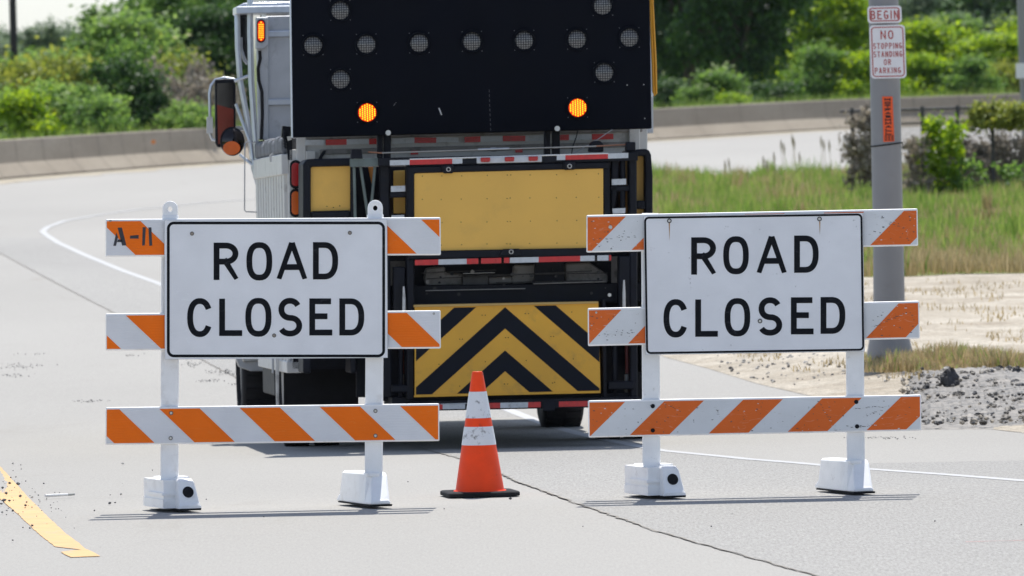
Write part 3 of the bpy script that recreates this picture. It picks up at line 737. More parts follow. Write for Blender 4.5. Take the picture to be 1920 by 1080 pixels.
# ------------------------------------------------------------------ traffic cone
gc = G(900, 930); frC = Frame((gc.x, gc.y, gc.z), R(9))
rc = frC.empty('traffic_cone'); tag(rc, 'scuffed orange traffic cone with two white bands between the two barricades', 'cone')
s_c = F / gc.y
def cone_r(z): return .029 + (.134 - .029) * (1 - z / .70)
Zc = [(697, 0)]
def zc(py): return (929.0 - py) / s_c
tops = [zc(697), zc(732.5), zc(782), zc(798), zc(832.5), .028]
mts = [cone_orange, cone_white, cone_orange, cone_white, cone_orange]
mb = MB(); N_ = 40; ztop = tops[0]
def rr(z): return .031 + (.138 - .031) * (ztop - z) / (ztop - .028)
for k in range(5):
    z1, z0 = tops[k], tops[k + 1]; e = .0015 if k in (1, 3) else 0
    vs = []; NN = 6
    for i in range(NN + 1):
        z = z1 + (z0 - z1) * i / NN
        for j in range(N_):
            a = 2 * math.pi * j / N_; vs.append(((rr(z) + e) * math.cos(a), (rr(z) + e) * math.sin(a), z))
    fs = [(i * N_ + j, i * N_ + (j + 1) % N_, (i + 1) * N_ + (j + 1) % N_, (i + 1) * N_ + j) for i in range(NN) for j in range(N_)]
    mb.add(vs, fs, mts[k], True)
mb.tube([(.024 * math.cos(2 * math.pi * k / 20), .024 * math.sin(2 * math.pi * k / 20), ztop) for k in range(20)], .006, cone_orange, 6, closed=True)
mb.tube([(.142 * math.cos(2 * math.pi * k / 32), .142 * math.sin(2 * math.pi * k / 32), .026) for k in range(32)], .009, cone_orange, 6, closed=True)
mb.build('cone_body', rc)
mb = MB(); B = .203
pts = []
for cx, cy, a0 in ((B - .05, B - .05, 0), (-B + .05, B - .05, 90), (-B + .05, -B + .05, 180), (B - .05, -B + .05, 270)):
    for k in range(6): pts.append((cx + .05 * math.cos(R(a0 + 18 * k)), cy + .05 * math.sin(R(a0 + 18 * k))))
n = len(pts); vs = []
for z, e in ((.004, -.004), (.008, 0), (.024, 0), (.030, -.008)):
    vs += [(x * (1 + e / B), y * (1 + e / B), z) for x, y in pts]
fs = [(l * n + k, l * n + (k + 1) % n, (l + 1) * n + (k + 1) % n, (l + 1) * n + k) for l in range(3) for k in range(n)] + [tuple(range(n))[::-1], tuple(range(3 * n, 4 * n))]
mb.add(vs, fs, rubber)
for sx in (-.1, 0, .1):
    mb.box((sx - .03, -B - .0015, .0), (sx + .03, -B + .03, .006), rubber)
mb.build('cone_base', rc)

# ------------------------------------------------------------------ truck
exec_truck = True
g0 = G(886, 842); Yr = 61.0
frT = Frame((AT(884, 700, Yr).x, Yr, zg(Yr)), R(4.6), -math.atan(.13 / 6))
T = frT.empty('road_works_truck')
tag(T, 'white dump truck seen from behind with black arrow board and folded yellow crash attenuator', 'truck')
def P(name, parent=T, bevel=.004): return MB(), name, parent, bevel
at = frT.at
# dump bed -------------------------------------------------------------
mb = MB(); HW = 1.215
yb0, yb1 = 1.0, 4.7
zt = at(545, 283, 1.0).z; zb = .95
xl_ = at(546, 400, 1.0).x; xr_ = at(1213, 400, 1.0).x
mb.box((xl_, yb0 + .02, zb), (xr_, yb1, zt - .03), truck_grime)          # bed volume
o_bed = mb.build('truck_bed', T)
mb = MB()                                                               # left side wall, vertical ribs
for k in range(11):
    y = yb0 + .05 + k * .34
    mb.box((xl_ - .045, y, zb - .35), (xl_ - .002, y + .15, zt - .12), truck_white)
mb.box((xl_ - .02, yb0, zb - .38), (xl_ - .001, yb1, zt - .05), truck_white)
mb.box((xl_ - .06, yb0, zt - .16), (xl_ - .001, yb1, zt - .02), truck_white)
mb.box((xl_ - .055, yb0, zb - .42), (xl_ + .05, yb1, zb - .34), truck_white)
mb.build('side_wall', o_bed, bevel=.006)
mb = MB()                                                               # rolled tarp / dark top cap along the left wall
for k in range(8):
    y = yb0 + .1 + k * .45
    mb.box((xl_ - .05, y, zt - .02), (xl_ + .13, y + .46, zt + .10 + .012 * math.sin(k * 2.1)), mat('tarp_grey', (.13, .135, .15), .7, var=.4, scale=9, bump=.8, bscale=9))
mb.build('tarp', o_bed, bevel=.03, seg=3)
mb = MB()                                                               # tailgate under the arrow board
PX(mb, frT, [(560, 254), (1214, 238), (1214, 300), (560, 316)], 1.0, .06, truck_white)
PX(mb, frT, [(556, 252), (574, 252), (574, 410), (556, 330)], .97, .05, truck_white)
PX(mb, frT, [(570, 248), (1205, 233), (1205, 247), (570, 262)], .975, .05, truck_grime)
PX(mb, frT, [(600, 280), (1200, 265), (1200, 275), (600, 290)], .975, .05, truck_grime)
PX(mb, frT, [(1180, 236), (1200, 236), (1200, 290), (1180, 290)], .955, .07, truck_white)
PX(mb, frT, [(574, 283), (592, 283), (592, 298), (574, 300)], .955, .07, truck_white)
PX(mb, frT, [(596, 300), (606, 282), (612, 282), (602, 300)], .955, .05, black_metal)
o = mb.build('tailgate', o_bed, bevel=.005)
mb = MB(); NO_RECALC.add('reflective_tape')
segs = [(572, 609, 'w'), (611, 650, 'r'), (650, 692, 'w'), (692, 706, 'r'), (735, 777, 'w'), (777, 818, 'r'), (818, 860, 'w'), (871, 901, 'r'), (901, 942, 'w'), (943, 985, 'r'), (985, 1021, 'w'), (1050, 1067, 'r'), (1067, 1109, 'w'), (1110, 1150, 'r')]
def tape(mb, fr, segs, yl, fy, h, rnd=0):
    rn = random.Random(3)
    for a, b, c in segs:
        j = rn.uniform(-rnd, rnd)
        mb.poly([fr.at(a, fy(a) + j, yl), fr.at(b, fy(b) - j, yl), fr.at(b, fy(b) + h, yl), fr.at(a, fy(a) + h + j, yl)], red_tape if c == 'r' else white_tape)
tape(mb, frT, segs, .968, lambda x: 262.5 - (x - 570) * .0205, 10.5, .8)
tape(mb, frT, [(770, 784, 'r'), (966, 980, 'r')], .968, lambda x: 287 - (x - 570) * .02, 7)
mb.build('reflective_tape', o)
# headboard and cab guard at the front of the bed ------------------------
mb = MB()
PX(mb, frT, [(497, 30), (1225, 15), (1225, 250), (497, 262)], 4.3, .06, alu)
PX(mb, frT, [(497, 58), (1225, 43), (1225, 54), (497, 70)], 4.27, .04, alu_tube)
PX(mb, frT, [(497, 186), (1225, 171), (1225, 182), (497, 198)], 4.27, .04, alu_tube)
PX(mb, frT, [(481, 34), (503, 34), (503, 262), (484, 262)], 4.25, .09, alu)
PX(mb, frT, [(443, 12), (546, 10), (546, 24), (443, 26)], 4.4, .5, alu_tube)
mb.build('headboard', o_bed, bevel=.006)
# cab --------------------------------------------------------------------
mb = MB()
xa, xb = at(472, 300, 5.0).x, at(1130, 300, 5.0).x
zc0, zc1 = .75, at(480, -60, 5.0).z
mb.box((xa + .12, 4.85, zc0), (xb - .12, 6.9, zc1), truck_white)
mb.box((xa + .25, 6.9, .7), (xb - .25, 8.1, 1.75), truck_white)
o_cab = mb.build('cab', T, bevel=.06, seg=3)
mb = MB(); mb.box((xa + .112, 5.5, 1.7), (xa + .13, 6.5, zc1 - .25), glass_dark); mb.box((xb - .13, 5.5, 1.7), (xb - .112, 6.5, zc1 - .25), glass_dark)
mb.build('side_window', o_cab)
mb = MB(); PX(mb, frT, [(449, 18), (468, 18), (468, 118), (462, 112), (450, 80)], 4.75, .05, glass_dark); mb.build('rear_window', o_cab)
# wheels -----------------------------------------------------------------
def wheel(cx, cy, w, rad, name='wheel'):
    mb = MB(); prof = [(.5, .62), (.5, .90), (.46, .97), (.36, 1.0), (-.36, 1.0), (-.46, .97), (-.5, .90), (-.5, .62)]; n = 36; vs = []
    for u, v in prof:
        for k in range(n):
            a = 2 * math.pi * k / n; vs.append((cx + u * w, cy + rad * v * math.cos(a), rad + rad * v * math.sin(a)))
    m_ = len(prof); fs = [(i * n + k, i * n + (k + 1) % n, ((i + 1) % m_) * n + (k + 1) % n, ((i + 1) % m_) * n + k) for i in range(m_) for k in range(n)]
    mb.add(vs, fs, rubber, True)
    e = bpy.data.objects.new(name, None); COL.objects.link(e); e.parent = T
    for k in range(n):      # tread lugs
        a = 2 * math.pi * k / n
        for sgn in (-1, 1):
            c = Vector((cx + sgn * w * .24, cy + rad * math.cos(a), rad + rad * math.sin(a)))
            t = Vector((0, -math.sin(a), math.cos(a))) * .022; r_ = Vector((0, math.cos(a), math.sin(a))) * .008; x_ = Vector((w * .18, 0, 0))
            vv = [c - x_ - t - r_, c + x_ - t - r_, c + x_ + t - r_, c - x_ + t - r_, c - x_ - t + r_, c + x_ - t + r_, c + x_ + t + r_, c - x_ + t + r_]
            mb.add(vv, [(0, 3, 2, 1), (4, 5, 6, 7), (0, 1, 5, 4), (1, 2, 6, 5), (2, 3, 7, 6), (3, 0, 4, 7)], rubber)
    mb.build('tyre', e)
    mb = MB()
    for u, rr_ in ((-.42, .62), (.30, .62)): mb.disc((cx + u * w, cy, rad), rad * rr_, w * .1, truck_grime, 28, axis='x')
    mb.disc((cx - .3 * w, cy, rad), rad * .2, w * .6, truck_grime, 16, axis='x'); mb.build('rim', e)
fx0 = at(450, 780, 6.0).x; fx1 = at(1089, 790, 6.0).x
wheel(fx0 + .15, 6.0, .30, .52); wheel(fx1 - .15, 6.0, .30, .52)
rx0 = at(535, 700, 1.9).x; rx1 = at(1214, 700, 2.5).x
for x in (rx0 + .10, rx0 + .31, rx1 - .09, rx1 - .29): wheel(x, 2.5, .19, .50)
# chassis ------------------------------------------------------------------
mb = MB()
mb.box((-.45, .9, .62), (-.33, 7.6, .95), black_metal); mb.box((.33, .9, .62), (.45, 7.6, .95), black_metal)
mb.box((-.9, 2.38, .42), (.9, 2.62, .62), black_metal); mb.box((-.9, 5.92, .50), (.9, 6.08, .62), black_metal)
mb.box((xl_ + .02, 1.3, .62), (xr_ - .02, 1.36, .95), black_metal)
mb.box((-1.1, 3.6, .5), (-.5, 4.6, .94), black_metal); mb.box((.5, 3.4, .5), (1.1, 4.6, .94), black_metal)
mb.box((-1.15, 1.0, .55), (1.15, 2.0, .66), black_metal); mb.box((-.42, 1.4, .40), (.42, 5.4, .62), black_metal); mb.box((-1.15, 3.15, .34), (-.45, 4.7, .6), black_metal); mb.box((.45, 3.15, .34), (1.15, 4.7, .6), black_metal)  # wide belly plates and boxes added to deepen the shade under the truck
ONE_PIECE.add('chassis_and_shade_plates'); mb.build('chassis_and_shade_plates', T, bevel=.01)
for a, b in ((532, 672), (1112, 1214)):
    mb = MB(); PX(mb, frT, [(a, 640), (b, 640), (b, 792 - (a - 532) * .01), (a, 792 - (a - 532) * .01)], 1.75, .012, rubber)
    mb.build('mudflap', T)
mb = MB(); PX(mb, frT, [(515, 560), (525, 560), (523, 768), (518, 768)], 1.7, .03, truck_white); PX(mb, frT, [(508, 560), (514, 560), (514, 700), (510, 700)], 1.9, .03, alu)
mb.build('side_bracket', T, bevel=.003)
mb = MB()
PX(mb, frT, [(440, 668), (470, 672), (500, 674), (512, 684), (505, 696), (470, 696), (448, 688)], 5.3, .10, alu); PX(mb, frT, [(452, 664), (498, 661), (502, 676), (456, 679)], 5.25, .5, steel)
mb.build('cab_step', T, bevel=.006)
# tail lights on the left of the bed --------------------------------------
def oval(mb, fr, cx, cy, hw, hh, yl, th, mt):
    pts = [(cx - hw * math.cos(a), cy - (hh - hw) - hw * math.sin(a)) for a in [math.pi * k / 8 for k in range(9)]] + \
          [(cx + hw * math.cos(a), cy + (hh - hw) + hw * math.sin(a)) for a in [math.pi * k / 8 for k in range(9)]]
    PX(mb, fr, pts, yl, th, mt)
mb = MB(); PX(mb, frT, [(542, 280), (567, 280), (567, 412), (542, 412)], .99, .08, truck_white); mb.build('lamp_panel', T, bevel=.004)
for cy, lm in ((327, red_lens), (380.5, amber_lens)):
    mb = MB(); oval(mb, frT, 554.5, cy, 11, 27, .965, .03, rubber); o = mb.build('tail_light', T, bevel=.003)
    mb = MB(); oval(mb, frT, 554.5, cy, 7.5, 22, .955, .01, lm); mb.build('lens', o, bevel=.003)
for cx, ys in ((727, ((680, 16), (708, 15))),):
    for cy, hh in ys:
        mb = MB(); PX(mb, frT, rect(cx - 10, cy - hh + 2, cx + 10, cy + hh - 2), .7, .05, black_metal); o = mb.build('tail_light', T, bevel=.004)
        mb = MB(); PX(mb, frT, rect(cx - 7, cy - hh + 5, cx + 7, cy + hh - 5), .69, .01, red_lens); mb.build('lens', o, bevel=.003)
# marker light and cab-guard tubes, left side -----------------------------
mb = MB(); PX(mb, frT, [(480, 32), (503, 32), (503, 84), (494, 92), (480, 92)], 4.15, .10, alu); o = mb.build('marker_light', T, bevel=.006)
mb = MB(); oval(mb, frT, 489.5, 58, 8, 22, 4.14, .01, rubber); mb.build('gasket', o)
mb = MB(); oval(mb, frT, 489.5, 58, 6, 19, 4.13, .01, led_r)
for r_ in range(9):
    for c_ in (-1, 0, 1):
        if abs(r_ - 4) == 4 and c_ != 0: continue
        p = at(489.5 + c_ * 3.5, 58 + (r_ - 4) * 4.0, 4.126); mb.disc(p, .0052, .004, led_y, 8)
mb.build('lit_lens', o)
mb = MB()
t1 = [(488, 402), (486, 330), (478, 250), (471, 150), (469, 60), (469, -40)]
mb.tube([at(x, y, 4.6) for x, y in t1], .022, alu_tube, 12)
t2 = [(484, 344), (476, 316), (463, 220), (450, 150), (446, 90), (445, 26), (448, 16), (458, 11), (475, 10), (560, 8)]
mb.tube([at(x, y, 4.7) for x, y in t2], .021, alu_tube, 12)
mb.tube([at(488, 402, 4.6), at(489, 640, 4.6)], .022, alu_tube, 12)
mb.tube([at(440, 152, 4.7), at(470, 141, 4.65)], .012, alu_tube, 8)
mb.tube([at(442, 195, 4.7), at(470, 270, 4.65), at(479, 330, 4.62)], .012, alu_tube, 8)
mb.tube([at(450, 290, 4.7), at(484, 318, 4.62)], .012, alu_tube, 8)
mb.tube([at(x, y, 4.55) for x, y in ((484, 266), (462, 266), (459, 270), (458.5, 394), (461, 397), (486, 398))], .005, alu, 6)
mb.build('guard_tube', T)
mb = MB(); mb.tube([at(x, y, 4.2) for x, y in ((487, 95), (488, 110), (484, 128), (485, 150), (491, 172), (492, 215), (490, 262))], .012, rubber, 8)
mb.tube([at(x, y, 4.75) for x, y in ((452, 70), (452, 90), (458, 112), (464, 120))], .014, alu, 6); mb.build('air_hose', T)
mb = MB(); PX(mb, frT, [(530, 236), (548, 238), (548, 300), (540, 300), (536, 262), (528, 256)], .99, .12, black_metal)
for k in range(7): mb.tube([at(531 + .4 * k, 243 + k * 5, .97), at(534 + .4 * k, 248 + k * 5, .965)], .008, black_metal, 5)
PX(mb, frT, [(538, 256), (546, 255), (547, 262), (540, 264)], .96, .03, steel); mb.build('tailgate_chain', T)
mb = MB(); PX(mb, frT, [(505, 292), (519, 279), (521, 302), (506, 304)], 2.2, .03, truck_white); mb.build('side_bracket', T)
# mirrors ------------------------------------------------------------------
mb = MB(); PX(mb, frT, [(403, 149), (439, 148), (442, 160), (442, 268), (436, 276), (408, 276), (404, 268)], 4.9, .07, black_metal); o = mb.build('mirror', T, bevel=.01, seg=2)
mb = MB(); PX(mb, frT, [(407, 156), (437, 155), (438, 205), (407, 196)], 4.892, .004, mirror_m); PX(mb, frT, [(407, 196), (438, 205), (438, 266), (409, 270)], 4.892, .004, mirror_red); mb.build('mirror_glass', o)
mb = MB(); mb.tube([at(x, y, 4.93) for x, y in ((440, 149), (420, 146), (404, 150), (396, 160), (393, 175), (394, 252), (398, 262), (412, 264))], .011, alu_tube, 8)
PX(mb, frT, rect(388, 219, 399, 250), 4.9, .05, truck_white); PX(mb, frT, [(438, 237), (478, 235), (478, 243), (438, 245)], 4.92, .3, truck_white)
mb.tube([at(422, 146, 4.93), at(422, 118, 4.93)], .003, black_metal, 5); mb.build('mirror_arm', o)
mb = MB(); c = at(436, 265, 4.85); mb.disc(c, .088, .05, black_metal, 28, rz=.105)
o = mb.build('round_mirror', T, bevel=.01, seg=2)
mb = MB(); vs = []; NR, NA = 6, 24
for i in range(NR + 1):
    for k in range(NA):
        r_ = i / NR; a = 2 * math.pi * k / NA; vs.append(c + Vector((.076 * r_ * math.cos(a), -.004 - .03 * (1 - r_ * r_), .092 * r_ * math.sin(a))))
mb.add(vs, [(i * NA + k, i * NA + (k + 1) % NA, (i + 1) * NA + (k + 1) % NA, (i + 1) * NA + k) for i in range(NR) for k in range(NA)], mirror_m, True); mb.build('mirror_glass', o)
mb = MB(); c2 = at(434, 283, 4.84); mb.disc(c2 - Vector((0, .03, -.02)), .062, .02, amber_lens, 20, rz=.05); mb.build('amber_marker', o)

# arrow board ---------------------------------------------------------------
yA = .55
mb = MB(); PX(mb, frT, [(544, -105), (1216, -120), (1222, 241), (548.5, 258)], yA, .09, board_black)
arrow = mb.build('arrow_board', T, bevel=.006)
mb = MB(); PX(mb, frT, [(542, -105), (545, -105), (549.5, 258), (546.5, 258)], yA + .004, .05, alu_tube); mb.build('edge_trim', arrow)
lamps = [(638, 20), (587, 85), (687, 83), (786, 81), (885, 78), (983, 76), (1082, 74), (1180, 71), (638.5, 149), (1130, 11), (1133, 136), (688.5, 211), (1083, 202), (688, -46), (1080, -54)]
mesh_m, t_, p_ = new_mat('lamp_lens'); N = t_.nodes; L = t_.links
tc = N.new('ShaderNodeTexCoord'); br = N.new('ShaderNodeTexVoronoi'); br.inputs['Scale'].default_value = 62; br.inputs['Randomness'].default_value = .12
mp = N.new('ShaderNodeMapping'); mp.inputs['Scale'].default_value = (1, .0, 1); L.new(tc.outputs['Object'], mp.inputs[0]); L.new(mp.outputs[0], br.inputs['Vector'])
rp = N.new('ShaderNodeValToRGB'); rp.color_ramp.elements[0].color = (.25, .245, .235, 1); rp.color_ramp.elements[1].color = (.018, .019, .024, 1); rp.color_ramp.elements[1].position = .5; rp.color_ramp.elements[0].position = .08
L.new(br.outputs['Distance'], rp.inputs[0]); L.new(rp.outputs[0], p_.inputs['Base Color']); p_.inputs['Roughness'].default_value = .25
for i, (x, y) in enumerate(lamps):
    c = at(x, y, yA)
    lit = i in (11, 12)
    mb = MB(); n = 28; vs = []     # short hood ring with a longer brow on top
    for rad, dy in ((.080, .0), (.078, .012), (.066, .014), (.0625, .0)):
        for k in range(n):
            a = 2 * math.pi * k / n; brow = .014 * max(0, math.sin(a)) if dy else 0
            vs.append(c + Vector((rad * math.cos(a), -.001 - dy - brow, rad * math.sin(a))))
    mb.add(vs, [(j * n + k, j * n + (k + 1) % n, (j + 1) * n + (k + 1) % n, (j + 1) * n + k) for j in range(3) for k in range(n)], board_black, True)
    for sx in (-1, 1):
        for sz in (-1, 1): mb.disc(c + Vector((sx * .066, -.004, sz * .066 + .002)), .0035, .004, mat('dull_screw', (.16, .16, .17), .6), 6)
    lo = mb.build('lamp', arrow)
    mb = MB(); vs = [c + Vector((0, -.016, 0))]; NR = 4
    for j in range(1, NR + 1):
        for k in range(n):
            a = 2 * math.pi * k / n; r_ = .0615 * j / NR; vs.append(c + Vector((r_ * math.cos(a), -.003 - .013 * (1 - (j / NR) ** 2), r_ * math.sin(a))))
    fs = [(0, 1 + k, 1 + (k + 1) % n) for k in range(n)] + [(1 + (j - 1) * n + k, 1 + (j - 1) * n + (k + 1) % n, 1 + j * n + (k + 1) % n, 1 + j * n + k) for j in range(1, NR) for k in range(n)]
    mb.add(vs, fs, led_r if lit else mesh_m, True)
    if lit:
        for a_ in range(-4, 5):
            for b_ in range(-3, 4):
                xx = b_ * .0165 ; zz = a_ * .0135 * 1.0 + (.0 if b_ % 2 == 0 else .00675)
                if math.hypot(xx, zz) < .055: mb.disc(c + Vector((xx, -.021, zz)), .0050, .005, led_y, 10, rz=.0060)
    mb.build('lit_lens' if lit else 'lens', lo)
mb = MB()
for x, y in ((728, 249), (1045, 241)): mb.disc(at(x, y, yA - .01), .018, .01, steel, 18); mb.disc(at(x, y, yA - .018), .009, .01, steel, 6)
for x, y in ((1176, 159.5), (1207, 158.5), (1209, 222), (740, 195), (742.5, 193), (738.5, 197)): mb.disc(at(x, y, yA - .003), .004 if x > 800 else .002, .003, truck_white, 8)
PX(mb, frT, [(822, 203), (824, 202), (829, 215), (827, 216)], yA - .002, .003, truck_white)
for k in range(9): PX(mb, frT, [(916.5 + k * .35, 168 + 9 * k), (917.5 + k * .35, 168 + 9 * k), (917.8 + k * .35, 173 + 9 * k), (917 + k * .35, 173 + 9 * k)], yA - .0015, .002, mat('scratch_grey', (.12, .12, .13), .7))
mb.build('board_bolt', arrow)
mb = MB()
for (a, b) in ((708, 718), (720, 733), (1021, 1032), (1036, 1050)): PX(mb, frT, [(a, 200), (b, 200), (b, 296), (a, 296)], yA + .1 + (a % 3) * .02, .08, black_metal)
mb.build('board_mount', T, bevel=.004)
mb = MB(); ylw = mat('hoist_strap', (.70, .32, .02), .6)
mb.tube([at(x, y, yA + .12) for x, y in ((1219, -60), (1220, 0), (1221.5, 60), (1224, 120), (1225.5, 172), (1227.5, 179), (1230, 175), (1229, 120), (1226, 60), (1223, 0), (1222, -60))], .009, ylw, 8)
mb.build('hoist_strap', T)

# crash attenuator folded up behind the bed -----------------------------------
def tp(y_left, slope=-.0205, x0=777): return lambda x: y_left + (x - x0) * slope
att = bpy.data.objects.new('crash_attenuator', None); COL.objects.link(att); att.parent = T
def ap(name, items, bevel=.005, seg=1, parent=att):
    mb = MB()
    for pts, yl, th, mt in items: PX(mb, frT, pts, yl, th, mt)
    return mb.build(name, parent, bevel=bevel, seg=seg)
def par(x0, yt0, x1, h, slope=-.0205):   # slanted box parallel to the truck's rear
    return [(x0, yt0), (x1, yt0 + (x1 - x0) * slope), (x1, yt0 + (x1 - x0) * slope + h), (x0, yt0 + h)]
# left outer cell
ap('outer_frame', [([(568, 308), (574, 299), (584, 298), (664, 296), (664, 311), (583, 313), (583, 700), (568, 700)], .30, .55, black_metal),
                   ([(657, 311), (668, 311), (668, 700), (657, 700)], .30, .55, black_metal),
                   ([(583, 396), (657, 394), (657, 408), (583, 410)], .30, .5, black_metal), ([(583, 410), (657, 408), (657, 640), (583, 640)], .5, .3, black_metal)], .012, 2)
ap('yellow_panel', [([(581, 311), (659, 310), (659, 397), (581, 398)], .34, .03, yellow)])
ap('outer_frame', [([(1180, 281), (1208, 279), (1217, 281), (1221, 290), (1224, 330), (1224, 700), (1209, 700), (1209, 292), (1180, 294)], .30, .55, black_metal),
                   ([(1183, 292), (1193, 292), (1194, 700), (1183, 700)], .30, .5, black_metal), ([(1193, 376), (1210, 376), (1210, 392), (1193, 392)], .30, .4, black_metal)], .012, 2)
ap('yellow_panel', [([(1191, 290), (1212, 290), (1212, 420), (1191, 420)], .40, .03, yellow)])
# green-grey struts
mb = MB()
PX(mb, frT, [(657, 298), (712, 296), (712, 311), (657, 313)], .16, .08, green_steel)
for a, b in (((664, 312), (669, 560)), ((676, 312), (692, 420)), ((703, 312), (693, 420)), ((690, 420), (690, 600))):
    mb.tube([at(*a, .2), at(*b, .2)], .0115, green_steel, 6)
PX(mb, frT, [(660, 280), (678, 280), (680, 297), (658, 297)], .14, .10, black_metal)
mb.build('hinge_strut', att)
# blue/amber bits deep inside
ap('side_panel', [([(690, 313), (703, 313), (697, 345)], .5, .02, mat('inner_orange', (.55, .20, .03), .6)), ([(738, 320), (765, 319), (765, 400), (738, 400)], .45, .03, yellow),
                  ([(1150, 300), (1158, 300), (1152, 340)], .45, .02, yellow), ([(1143, 330), (1150, 330), (1150, 400), (1143, 400)], .45, .03, mat('inner_brass', (.4, .22, .06), .6)),
                  ([(1172, 300), (1180, 300), (1181, 400), (1173, 400)], .45, .02, mat('inner_brass', (.4, .22, .06), .6)), ([(713, 315), (730, 315), (730, 372), (713, 372)], .45, .05, mat('rusty_dark', (.06, .03, .018), .8, var=.5))])
# back wall of the attenuator keeps the interior dark
ap('back_frame', [([(668, 312), (712, 311), (712, 745), (668, 745)], .75, .05, black_metal), ([(712, 311), (1190, 302), (1190, 480), (712, 490)], .62, .05, black_metal),
                  ([(712, 560), (1190, 552), (1190, 745), (712, 752)], .62, .05, black_metal), ([(726, 536), (1205, 530), (1205, 566), (726, 574)], .35, .3, black_metal)])
# uprights
for x in (712, 765):
    pass
ap('upright', [([(712, 298), (731, 297), (731, 400), (735, 745), (718, 745)], .18, .14, black_metal), ([(762, 310), (775, 310), (777, 560), (777, 750), (764, 750)], .12, .16, black_metal),
               ([(731, 360), (764, 359), (764, 370), (731, 371)], .16, .1, black_metal), ([(738, 500), (760, 500), (762, 600), (738, 600)], .14, .12, black_metal), ([(731, 590), (764, 590), (764, 600), (731, 600)], .14, .1, black_metal),
               ([(748, 640), (756, 640), (756, 745), (748, 745)], .2, .05, black_metal), ([(734, 722), (770, 722), (770, 736), (734, 736)], .13, .12, black_metal)], .008)
ap('upright', [([(1146, 300), (1160, 300), (1160, 340), (1152, 400), (1146, 400)], .16, .12, black_metal), ([(1163, 300), (1173, 300), (1173, 400), (1163, 400)], .18, .12, black_metal), ([(1180, 290), (1194, 290), (1196, 750), (1182, 750)], .14, .16, black_metal),
               ([(1130, 305), (1143, 304), (1146, 480), (1134, 480)], .12, .16, black_metal), ([(1143, 348), (1182, 347), (1182, 358), (1143, 359)], .16, .1, black_metal),
               ([(1160, 480), (1182, 480), (1182, 600), (1160, 600)], .14, .12, black_metal), ([(1128, 560), (1136, 560), (1138, 750), (1130, 750)], .12, .16, black_metal), ([(1148, 600), (1158, 600), (1158, 745), (1148, 745)], .2, .05, black_metal),
               ([(1140, 715), (1190, 714), (1190, 730), (1140, 731)], .13, .12, black_metal)], .008)
ap('warning_label', [([(733, 349), (760, 348), (760, 359), (733, 360)], .15, .004, white_tape), ([(734, 404), (758, 403), (758, 412), (734, 413)], .15, .004, white_tape)], 0)
ap('warning_label', [([(1147, 336), (1174, 335), (1174, 346), (1147, 347)], .15, .004, white_tape), ([(1148, 391), (1173, 390), (1172, 400), (1149, 401)], .15, .004, white_tape)], 0)
mb = MB(); mb.tube([at(757, 537, .12), at(757.5, 560, .12), at(757.5, 590, .12)], [.006, .011, .012], truck_white, 8); mb.tube([at(1170, 525, .12), at(1170, 550, .12), at(1170, 590, .12)], [.006, .011, .012], truck_white, 8); mb.build('piston_rod', att)
mb = MB()
for x in (753, 1175): mb.tube([at(x, 620, .3), at(x + 1, 700, .3)], .014, mat('maroon_rod', (.12, .015, .012), .5), 8); mb.tube([at(x, 702, .28), at(x, 738, .28)], .016, mat('grey_rod', (.2, .2, .19), .5), 8)
mb.build('gas_strut', att)
# top rail with tape and light bar
ap('top_rail', [(par(710, 296, 1196, 15), .10, .12, black_metal), ([(768, 297.5), (1141, 286.5), (1141, 289), (768, 300)], .095, .14, mat('bright_edge', (.75, .74, .70), .4)),
                (par(766, 309, 1145, 12), .12, .10, black_metal)], .003)
mb = MB(); tape(mb, frT, [(731, 768, 'w'), (768, 848, 'r'), (848, 867, 'w')], .097, lambda x: 300.5 - (x - 731) * .024, 9.5)
tape(mb, frT, [(1044, 1060, 'w'), (1060, 1140, 'r'), (1140, 1178, 'w')], .097, lambda x: 290.5 - (x - 1044) * .03, 9.8)
tape(mb, frT, [(778, 822, 'r'), (822, 875, 'w'), (875, 897, 'r'), (902, 940, 'r'), (945, 955, 'r'), (956, 1010, 'w'), (1010, 1088, 'r'), (1088, 1115, 'w'), (1120, 1141, 'w'), (1142, 1146, 'r')], .075, lambda x: 487.5 - (x - 778) * .025, 10)
tape(mb, frT, [(780, 823, 'w'), (823, 830, 'r'), (830, 872, 'w'), (916, 938, 'r'), (938, 990, 'w'), (990, 1014, 'r'), (1048, 1102, 'r'), (1102, 1180, 'w')], .055, lambda x: 758.5 - (x - 780) * .021, 10)
mb.build('reflective_tape', att)
o = ap('light_bar', [(par(894, 295.5, 1016, 11, -.024), .085, .02, white_tape)], .003)
for x in (910.5, 955.5, 1000): 
    mb = MB(); y = 299.5 - (x - 910) * .024
    PX(mb, frT, [(x - 9, y - 4), (x + 9, y - 4.4), (x + 8.5, y + 4), (x - 8.5, y + 4.4)], .06, .03, red_lens); mb.build('bar_lamp', o, bevel=.006, seg=2)
